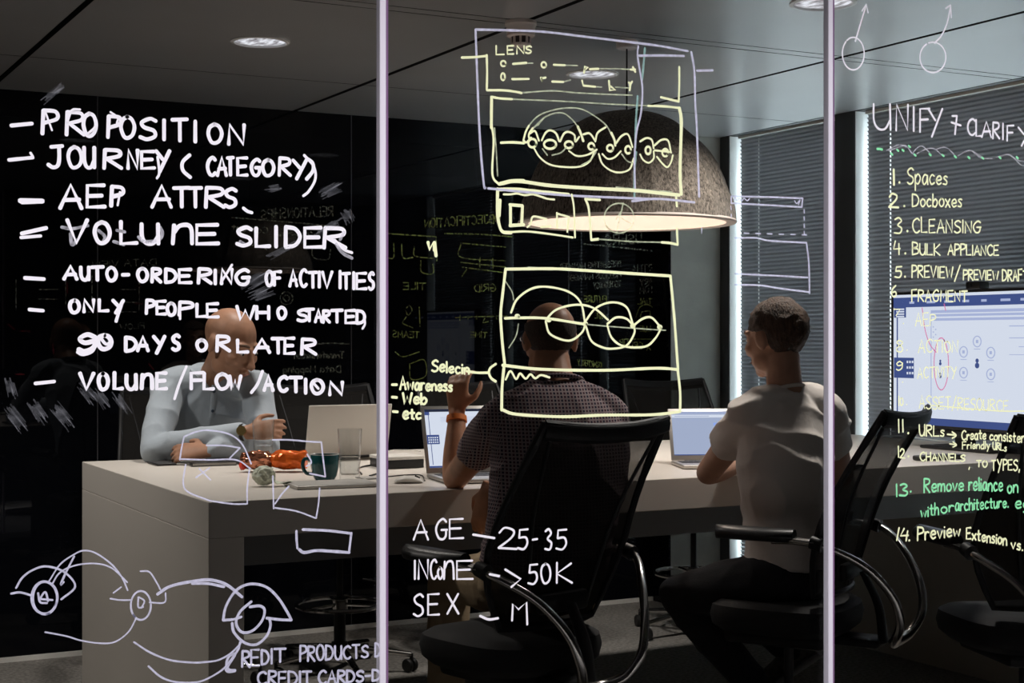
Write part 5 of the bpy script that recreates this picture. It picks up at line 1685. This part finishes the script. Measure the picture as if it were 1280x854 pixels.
t = block('sketched_circle_plan', 'large lime framed sketch of overlapping circles in front of the checked-shirt man', 'drawing', (632, 336), GV)
s = Sheet(GV)
s.many([[(632, 336), (628, 370), (625.8, 395), (628, 430), (631, 457)], [(630, 458), (627.5, 485), (627, 513)], [(632, 336.5), (690, 336), (729, 338), (790, 342), (838, 345)], [(838, 345), (843, 400), (847.4, 462)], [(847, 462), (850, 490), (850, 515)], [(627, 512), (646, 518), (703, 521), (755, 519), (814, 518.6), (849, 515)], [(628, 456.6), (677, 461.7), (754.6, 463), (819, 460.4), (847, 462)]], 3.8)
s.done('frame_outline', 'ink_lime', t)
s = Sheet(GV)
s.many([[(632, 474.6), (638, 464), (645, 474), (650, 467), (657, 473.5), (663, 468), (669, 473), (676, 469), (687, 472)], [(638.6, 391), (646.4, 374), (664.4, 361), (685, 358.7), (711, 365), (726, 379), (731.4, 405)], [(682, 400), (694, 388), (712, 382), (730, 381.5), (745, 387), (760, 400)], [(682, 402), (688, 418), (711, 426), (727, 416), (732, 404)], [(731.4, 402), (745, 385), (765, 378), (783, 384), (791, 405)], [(732, 407), (739, 426), (752, 434), (765, 436), (783, 432), (793, 416), (791, 406)], [(759, 405), (770, 397), (783, 398.6), (792, 408)], [(759, 407), (765, 423), (780, 433), (806, 433.4), (819, 423), (827, 409)], [(792, 407), (803, 398.6), (814, 397), (824, 407)]], 2.8)
s.many([[(631, 398), (646, 397.5), (682, 398), (731, 405.4)]], 3.4)
for (x, y) in ((686, 400), (731.4, 405), (791, 407.5), (824.5, 409), (646.5, 395.5)): s.ring(x, y, 2, 1.6, 3.2)
s.done('circle_chain', 'ink_lime', t)
s = Sheet(GV); s.many([[(731, 405.4), (760, 408), (800, 411), (832, 413)], [(690, 336), (660, 334)], [(632, 352), (640, 365), (642, 375)], [(636, 435), (645, 420), (648, 405)]], 1.6); s.done('thin_line', 'ink_lime_thin', t)

t = block('handwritten_note', 'lime handwritten note Selection, Awareness, Web, etc beside the left seam', 'handwriting', (489, 480), GV)
s = Sheet(GV); s.word('Selecin', 540, 586, 464, 468, 15, 12, 2.8); s.many([[(583, 464), (596, 466), (610, 466)], [(619.7, 455), (613, 460), (611, 466), (614, 473), (619.7, 477)]], 3.2); s.done('text_line', 'ink_lime', t)
s = Sheet(GV); s.stroke([(490, 481), (496, 481)], 3.4); s.word('Awareness', 500, 565, 487, 489, 16, 12, 2.9); s.done('text_line', 'ink_lime', t)
s = Sheet(GV); s.stroke([(490, 496.5), (496, 497)], 3.4); s.word('Web', 503.6, 533, 505, 505, 13, 14, 3.2); s.done('text_line', 'ink_lime', t)
s = Sheet(GV); s.stroke([(491, 514.5), (497, 515)], 3.4); s.word('etc', 504, 526, 524, 524, 15, 11, 3.2); s.done('text_line', 'ink_lime', t)
s = Sheet(GV); s.many([[(535, 303), (537, 312), (541, 304), (543, 313)], [(543, 303), (545, 320)]], 4.4, False); s.done('scribble', 'ink_lime', t)

t = block('handwritten_note', 'white note AGE, INCOME, SEX low on the middle pane', 'handwriting', (517, 675), GV)
s = Sheet(GV); s.word('AGE', 517, 580, 675, 673, 26, 24, 2.8, xs=[517, 535, 545, 559, 562, 579]); s.stroke([(591.3, 668.4), (618, 672.8)], 3); s.word('25-35', 622.5, 708.6, 686, 688, 27, 26, 2.8, xs=[623, 646, 647, 659.6, 665.5, 671.5, 681, 689, 695, 708]); s.done('text_line', 'ink_white', t)
s = Sheet(GV); s.word('INCo~E', 517, 591, 724, 724, 23, 22, 2.8, xs=[518, 519, 523, 535, 538, 545.5, 547, 553, 555, 567, 571, 591]); s.many([[(612, 718), (624, 720.4)]], 3); s.many([[(631.4, 712), (650.7, 724), (639, 734)]], 3, False); s.word('50K', 659.6, 716, 731, 728, 24, 24, 2.8, xs=[660, 671.5, 676, 688, 696, 715]); s.done('text_line', 'ink_white', t)
s = Sheet(GV); s.word('SEX', 517, 573.5, 771, 767, 29, 26, 2.8, xs=[517, 529, 535, 549, 559, 573]); s.many([[(600, 770), (610.6, 774.4), (622.5, 773)]], 3.2); s.many([[(640, 776), (641, 755), (648, 762), (658, 753), (659, 781)]], 2.8, False); s.done('text_line', 'ink_white', t)

t = block('sketched_form', 'thin lilac form boxes with a dashed side, right of the lamp on the middle pane', 'drawing', (914, 246), GV)
s = Sheet(GV); s.many([[(914, 245.4), (960, 246.4), (1003.4, 248)], [(914, 254), (960, 256.5), (1002, 259)], [(914, 245.4), (914, 254)], [(1003.4, 248), (1002, 259)], [(918.6, 297.5), (945, 297.5), (962, 301), (1008, 303.6)], [(1008, 303.6), (1011, 330), (1011.8, 367)], [(918.6, 342.3), (965, 344.5), (1009.4, 347)], [(918.6, 356), (950, 356.8), (974, 360.5), (1011.8, 365.3)]], 2.2)
s.many([[(917, 250), (919, 247), (921, 251), (924, 248), (927, 251), (930, 248), (934, 251), (937, 248)], [(993, 251), (996, 254.5), (1000, 249.5), (998, 256)]], 1.4)
s.many([[(1005, 262 + 9 * k), (1005.3, 266.5 + 9 * k)] for k in range(4)] + [[(930 + 14.5 * k, 291.5 + .4 * k), (936 + 14.5 * k, 291.8 + .4 * k)] for k in range(6)] + [[(877, 285), (877, 292)], [(913.5, 258), (914, 262)], [(914, 268), (914, 272)]], 1.6, False)
s.done('outline', 'ink_lilac', t)

# --- right pane
t = block('sketched_arrow', 'white circle with an upward arrow at the top, next to the right seam', 'drawing', (1066, 67), GV)
s = Sheet(GV); s.ring(1066.5, 67, 13.6, 20.3, 2.0, -2.2, .98); s.many([[(1069, 51.6), (1076, 28), (1082.7, 6)], [(1077.5, 13.7), (1082.7, 5.3), (1085, 15.8)]], 2.2, False); s.done('outline', 'ink_white', t)
t = block('sketched_arrow', 'white circle with a bent upward arrow at the top, above the heading', 'drawing', (1166, 72), GV)
s = Sheet(GV); s.ring(1166, 71.7, 16.2, 19, 2.0, -1.9, .97); s.stroke([(1168, 54), (1177, 44), (1184, 28), (1188, 8)], 2.2); s.many([[(1182, 10.5), (1188, 6.5)], [(1188, 6.5), (1189, 22)]], 2.2); s.done('outline', 'ink_white', t)
t = block('handwritten_heading', 'white heading UNIFY + CLARIFY high on the right pane', 'handwriting', (1092, 162), GV)
s = Sheet(GV); s.word('UNIFY', 1092, 1178, 161, 166, 32, 30, 2.8, xs=[1092, 1113, 1120, 1135, 1141, 1143, 1150, 1162, 1160, 1178]); s.many([[(1189, 153), (1201, 157)], [(1196, 145), (1193.5, 168)], [(1190, 145), (1196, 145)]], 2.6)
s.word('CLARIFY', 1209, 1290, 168, 180, 21, 19, 2.6, xs=[1209, 1219, 1220, 1226, 1227, 1239, 1241, 1249, 1253, 1254, 1259, 1267, 1273, 1288]); s.done('text_line', 'ink_white', t)
t = block('sketched_wave', 'row of green dots over a thin wavy line under the heading', 'drawing', (1096, 186), GV)
CR5 = lambda L: [(1030 + x / 3.712, 110 + y / 3.712) for x, y in L]
s = Sheet(GV); s.stroke(CR5([(246, 283), (258, 283), (270, 286)]), 3); s.many([CR5([(x, y), (x + 8, y + 7)]) for x, y in ((310, 303), (338, 286), (362, 286), (392, 268), (418, 308), (488, 306), (548, 310), (605, 316), (668, 320), (732, 322), (812, 320), (892, 320))], 2.6); s.done('dot_row', 'ink_green', t)
s = Sheet(GV); s.many([CR5(q) for q in ([(290, 290), (320, 275), (350, 264), (385, 275), (410, 305)], [(300, 292), (345, 275), (380, 268), (405, 300), (425, 310)], [(410, 305), (430, 280), (455, 270), (490, 300)], [(430, 305), (470, 285), (510, 282), (545, 310), (560, 312)], [(520, 285), (560, 275), (590, 295), (610, 318)], [(620, 315), (670, 290), (700, 300), (740, 326)], [(690, 295), (730, 325), (790, 328)], [(800, 322), (850, 308), (880, 325), (910, 355), (925, 360)], [(860, 310), (900, 335), (928, 340)])], 1.3); s.done('wavy_line', 'ink_white_thin', t)

t = block('handwritten_list', 'numbered list in lime and green marker, 1 Spaces to 14, on the right pane', 'handwriting', (1115, 231), GV)


def li(mat, *words, strokes=(), w=2.1):
    s = Sheet(GV)
    for wd in words:
        wd = list(wd); kw = wd.pop() if isinstance(wd[-1], dict) else {}
        s.word(*wd, **dict(dict(w=w), **kw))
    for st in strokes: s.stroke(st, w)
    s.done('text_line', mat, t)


li('ink_lime', ('1', 1116, 1118, 231, 231, 20, 20, dict(w=3.4)), ('.', 1123, 1125, 228, 228, 12, 12, dict(w=3)), ('Spaces', 1134, 1184, 230, 231, 21, 18))
li('ink_lime', ('2', 1111, 1123, 259, 259, 17, 17, dict(w=2.6)), ('.', 1129, 1131, 258, 258, 12, 12, dict(w=3)), ('Docboxes', 1140.5, 1202, 258, 259, 16, 17))
li('ink_lime', ('3', 1118, 1127, 292, 292, 20, 20), ('.', 1133, 1135, 289, 289, 12, 12, dict(w=3)), ('CLEANSING', 1140.5, 1226, 291, 291, 19, 14))
li('ink_lime', ('4', 1117, 1125, 318, 318, 17, 17), ('.', 1130.5, 1132, 317, 317, 12, 12, dict(w=3)), ('BULK', 1140.5, 1175, 318, 319, 15, 14), ('APPLIANCE', 1185, 1248, 319, 319, 14, 12))
li('ink_lime', ('5', 1118.6, 1127, 347, 347, 14, 14), ('.', 1130, 1132, 346, 346, 12, 12, dict(w=3)), ('PREVIEW', 1139.7, 1191, 347, 347, 15, 13), ('/', 1193, 1200, 350, 350, 17, 17), ('PREVIEW', 1204, 1248, 350, 350, 13, 11), ('DRAFT', 1253, 1284, 351, 352, 14, 14))
li('ink_lime', ('6', 1114, 1120, 371, 371, 14, 14), ('FRAGMENT', 1139.7, 1209, 377, 377, 15, 13))
li('ink_lime', ('7', 1117, 1125, 395, 394, 8, 8), ('.', 1128, 1130, 405, 405, 12, 12), ('AEP', 1144, 1169, 408, 407, 18, 14), w=1.7)
li('ink_lime', ('8', 1120, 1128, 440, 440, 15, 15), ('.', 1132.5, 1134, 438, 438, 12, 12), ('ACTION', 1148, 1197, 441, 440, 16, 14), w=1.7)
li('ink_lime', ('9', 1120.5, 1128, 463, 463, 11, 11), ('.', 1127, 1129, 478, 478, 12, 12), ('ACTIVITY', 1147, 1195, 473, 471, 14, 12), w=1.7)
li('ink_lime', ('1', 1122.5, 1124, 507, 507, 12, 12), ('0', 1125, 1129, 507, 507, 10, 10), ('.', 1132, 1134, 506, 506, 12, 12), ('ASSET/RESOURCE', 1149, 1260, 511, 514, 17, 13), strokes=[[(1165, 507), (1200, 510), (1250, 514), (1280, 514)]], w=1.7)
li('ink_lime', ('11', 1122.5, 1129, 541, 540, 16, 15), ('.', 1134, 1136, 542, 542, 12, 12, dict(w=3)), ('URLs', 1149, 1180, 545, 546, 14, 12), ('Create', 1202, 1232, 550, 549, 11, 12), ('consistent', 1237, 1286, 550, 554, 11, 13), strokes=[[(1184, 543), (1194, 544)], [(1190, 540), (1195, 544.5), (1190, 548)]])
li('ink_lime', ('Friendly', 1203, 1237, 561, 561, 9, 9), ('URLs', 1241, 1258, 562, 564, 9, 8), strokes=[[(1187, 555), (1195, 556)], [(1191, 552.5), (1195.5, 556.3), (1191, 559)]], w=1.8)
li('ink_lime', ('12', 1122.5, 1131, 572, 573, 14, 10), ('.', 1134.5, 1136, 571, 571, 12, 12, dict(w=3)), ('CHANNELS', 1150, 1206, 576, 577, 11, 8), (',', 1210.5, 1212, 585, 585, 10, 10), ('TO', 1220.5, 1234, 584, 584, 8, 8), ('TYPES,', 1239, 1274, 588, 588, 13, 13))
li('ink_green', ('13', 1120, 1134, 621, 620, 15, 15), ('.', 1137, 1139, 615, 615, 12, 12, dict(w=3)), ('Remove', 1155, 1204, 616, 613, 17, 15), ('reliance', 1211, 1253, 613, 614, 17, 16), ('on', 1259, 1272, 616, 616, 15, 15), w=2.5)
li('ink_green', ('with', 1151, 1173, 647, 643, 14, 15), ('or', 1176, 1192, 642, 639, 13, 13), ('architecture.', 1194, 1260, 639, 634, 15, 13), ('eg', 1269, 1286, 636, 636, 14, 14), w=2.3)
li('ink_lime', ('14', 1120, 1134, 676, 676, 16, 15, dict(slant=.2)), ('.', 1135.5, 1137, 676, 676, 12, 12, dict(w=3)), ('Preview', 1146.7, 1200, 676, 670, 17, 15), ('Extension', 1208, 1258, 673, 682, 14, 13), ('vs.', 1264, 1278, 686, 688, 12, 12), w=2.5)
t = block('sketched_loop', 'thin pink loop with a tail drawn over the monitor screen', 'drawing', (1176, 455), GV)
s = Sheet(GV); s.ring(1176.5, 455, 9, 32.5, 1.5, -1.2, 1.02); s.stroke([(1152.6, 385), (1156, 411), (1162, 430), (1170, 440.6)], 1.5); s.stroke([(1180, 380), (1182, 388)], 1.5); s.done('outline', 'ink_pink', t)

# --- wiped smears left in old marker
def smears(label, anchor, spots):
    tt = block('wiped_smear', label, 'smudge', anchor, GV)
    s = Sheet(GV)
    rg = random.Random(len(spots))
    for (x, y, dx, dy, w_) in spots:
        n_ = int(w_ * 1.1)
        L_ = math.hypot(dx, dy)
        nx, ny = -dy / L_, dx / L_
        for k in range(n_):
            o_ = (k / (n_ - 1) - .5) * w_
            a, b = rg.uniform(0, .35), rg.uniform(.65, 1.0)
            c = 3 * math.sin(k * .7)
            P_ = [(x + dx * f + nx * (o_ + c * f * f), y + dy * f + ny * (o_ + c * f * f)) for f in (a, (a + b) / 2, b)]
            s.stroke(P_, rg.uniform(.6, 1.5))
    s.done('smear', 'ink_smear', tt)


smears('faint wiped grey smears below VOLUME on the left pane', (20, 520), ((8, 508, 26, 34, 14), (38, 500, 20, 30, 12), (66, 505, 26, 32, 14), (98, 478, 24, 26, 12), (118, 486, 18, 24, 10), (140, 488, 22, 32, 9), (10, 470, 8, 30, 10)))
smears('faint wiped grey smears right of ATTRS and SLIDER, near the left seam', (410, 240), ((400, 245, 30, -16, 12), (430, 272, -42, 26, 8), (430, 262, 10, 16, 12), (330, 325, 50, -25, 7), (300, 362, 42, -24, 14), (310, 374, 32, -14, 12), (330, 238, 24, -4, 8)))
smears('faint wiped streaks above PROPOSITION at the top of the left pane', (60, 120), ((52, 128, 28, -22, 8), (66, 120, 12, -14, 5)))

# --- dim notes drawn mirrored on the dark back wall, so they run backwards
ink('ink_faint', (0.30, 0.32, 0.26), 0.55, (60, (1, 1, 1), .5, 1.3))
ink('ink_faint_lime', (0.42, 0.48, 0.14), 0.6, (60, (1, 1, 1), .5, 1.3))
ink('ink_faint_red', (0.30, 0.04, 0.06), 0.5)
BW = BACK_V - .002


def faint(label, anchor, words=(), strokes=(), mat='ink_faint', w=1.6):
    tt = block('faint_note', label, 'handwriting', anchor, BW)
    s = Sheet(BW)
    for (txt, x0, x1, y0, y1, h) in words: s.word(txt, x0, x1, y0, y1, h, h, w=w, mirror=True)
    for st in strokes: s.stroke(st, w)
    s.done('faint_stroke', mat, tt)


faint('faint mirrored note RELATIONSHIPS on the dark back wall, below ATTRS', (327, 270), [('RELATIONSHIPS', 327, 416, 270, 274, 12), ('Content', 290, 335, 292, 288, 8), ('Consumer', 340, 400, 294, 296, 7)], [[(290, 272), (340, 276), (430, 284)], [(310, 310), (320, 306), (334, 312)], [(390, 310), (392, 322), (410, 324), (413, 312)]])
faint('faint mirrored target and notes on the back wall, right of the bald man', (358, 372), [('Transformation', 368, 430, 448, 448, 8), ('Data Mapping', 354, 426, 465, 466, 8)], [[(350, 372), (354, 366), (362, 366), (366, 373), (362, 380), (354, 380), (350, 373)], [(354, 372), (358, 369), (362, 373), (358, 377), (354, 373)], [(382, 432), (410, 429), (436, 430)]])
faint('faint mirrored table of rows and red marks on the back wall, under AUTO-ORDERING', (75, 352), [('DATA VIEW', 115, 195, 332, 334, 8), ('FLOW', 150, 180, 410, 412, 7)], [[(82, 348), (82, 380)], [(48, 362), (72, 362)], [(48, 374), (72, 374)], [(115, 345), (115, 382)], [(174, 350), (174, 388)], [(150, 362), (172, 362)], [(150, 378), (172, 378)], [(110, 390), (170, 390)], [(20, 350), (20, 388)]], w=1.2)
faint('tiny red marks on the dark back wall at the far left', (30, 410), [], [[(84, 352), (84, 366)], [(115, 348), (120, 352)], [(170, 358), (178, 358)], [(170, 380), (178, 380)], [(10, 405), (18, 412)], [(25, 414), (38, 414)], [(66, 430), (67, 442)], [(20, 468), (30, 468)], [(186, 455), (192, 462)]], 'ink_faint_red', 1.6)
faint('lime mirrored heading OBJECTIFICATION on the dark back wall, above the sketch TILE', (531, 280), [('OBJECTIFICATION', 531, 625, 278, 285, 11)], [[(484, 292), (545, 296)], [(556, 292), (600, 293), (640, 296)]], 'ink_faint_lime', 1.7)
faint('lime mirrored sketch TILE with boxes on the dark back wall', (484, 322), [('TILE', 504, 532, 362, 362, 9)], [[(484, 322), (492, 322), (492, 304)], [(502, 305), (504, 322), (516, 322)], [(518, 308), (519, 320), (542, 323)], [(545, 296), (546, 326)], [(526, 326), (527, 340), (541, 342), (541, 330)]], 'ink_faint_lime', 1.5)
faint('lime mirrored sketch GRID with ruled lines on the dark back wall', (576, 330), [('GRID', 593, 620, 364, 365, 9)], [[(576, 305), (577, 322), (632, 326)], [(576, 304), (632, 309)], [(576, 328), (632, 334)], [(577, 334), (632, 341)], [(577, 346), (584, 336)], [(600, 322), (600, 334)], [(616, 323), (616, 336)]], 'ink_faint_lime', 1.4)
faint('lime mirrored sketch TEAMS on the dark back wall beside the left seam', (491, 420), [('TEAMS', 491, 524, 423, 421, 8)], [[(508, 385), (512, 382), (515, 388), (510, 394), (507, 388)], [(508, 396), (504, 404), (516, 410)], [(524, 384), (525, 408)], [(494, 440), (504, 446), (524, 440)], [(512, 455), (530, 450), (532, 470), (514, 474), (512, 456)]], 'ink_faint_lime', 1.3)
faint('lime mirrored time line with ticks on the dark back wall', (569, 396), [('TIME', 588, 609, 422, 422, 7)], [[(569, 397), (600, 396), (634, 395)], [(575, 394), (575, 400)], [(585, 394), (585, 399)], [(596, 394), (596, 399)], [(606, 398), (604, 403), (610, 402)], [(620, 394), (621, 399)]], 'ink_faint_lime', 1.3)
faint('pale mirrored heading USERS on the dark back wall below the lamp rim', (756, 300), [('USERS', 757, 802, 304, 306, 12)], [[(730, 305), (770, 309), (818, 314)]], 'ink_faint', 1.8)
faint('pale mirrored list of names and roles on the dark back wall under USERS', (720, 335), [('1 MARTHA', 790, 836, 338, 342, 10), ('PRESENTING MANAGER', 700, 776, 333, 337, 7), ('2 MARY', 800, 830, 355, 357, 8), ('PRECIOUS MANAGER', 710, 776, 347, 351, 7), ('3 TOM', 800, 826, 364, 367, 9), ('TECHNOLOGY', 742, 776, 358, 361, 7)], [], 'ink_faint', 1.3)
faint('lime mirrored list FUTURE and INITIAL on the dark back wall beside the concrete', (730, 378), [('FUTURE', 730, 758, 378, 378, 8), ('INITIAL', 797, 824, 380, 380, 7), ('NAME', 744, 756, 398, 398, 7), ('VALUE', 800, 824, 416, 414, 7), ('DATA GROUP', 775, 832, 442, 432, 8), ('QUARTERLY', 722, 752, 460, 456, 7)], [[(802, 390), (812, 389), (811, 397), (801, 397), (802, 390)], [(795, 396), (800, 384), (810, 381), (820, 388)], [(780, 424), (830, 424)]], 'ink_faint_lime', 1.3)
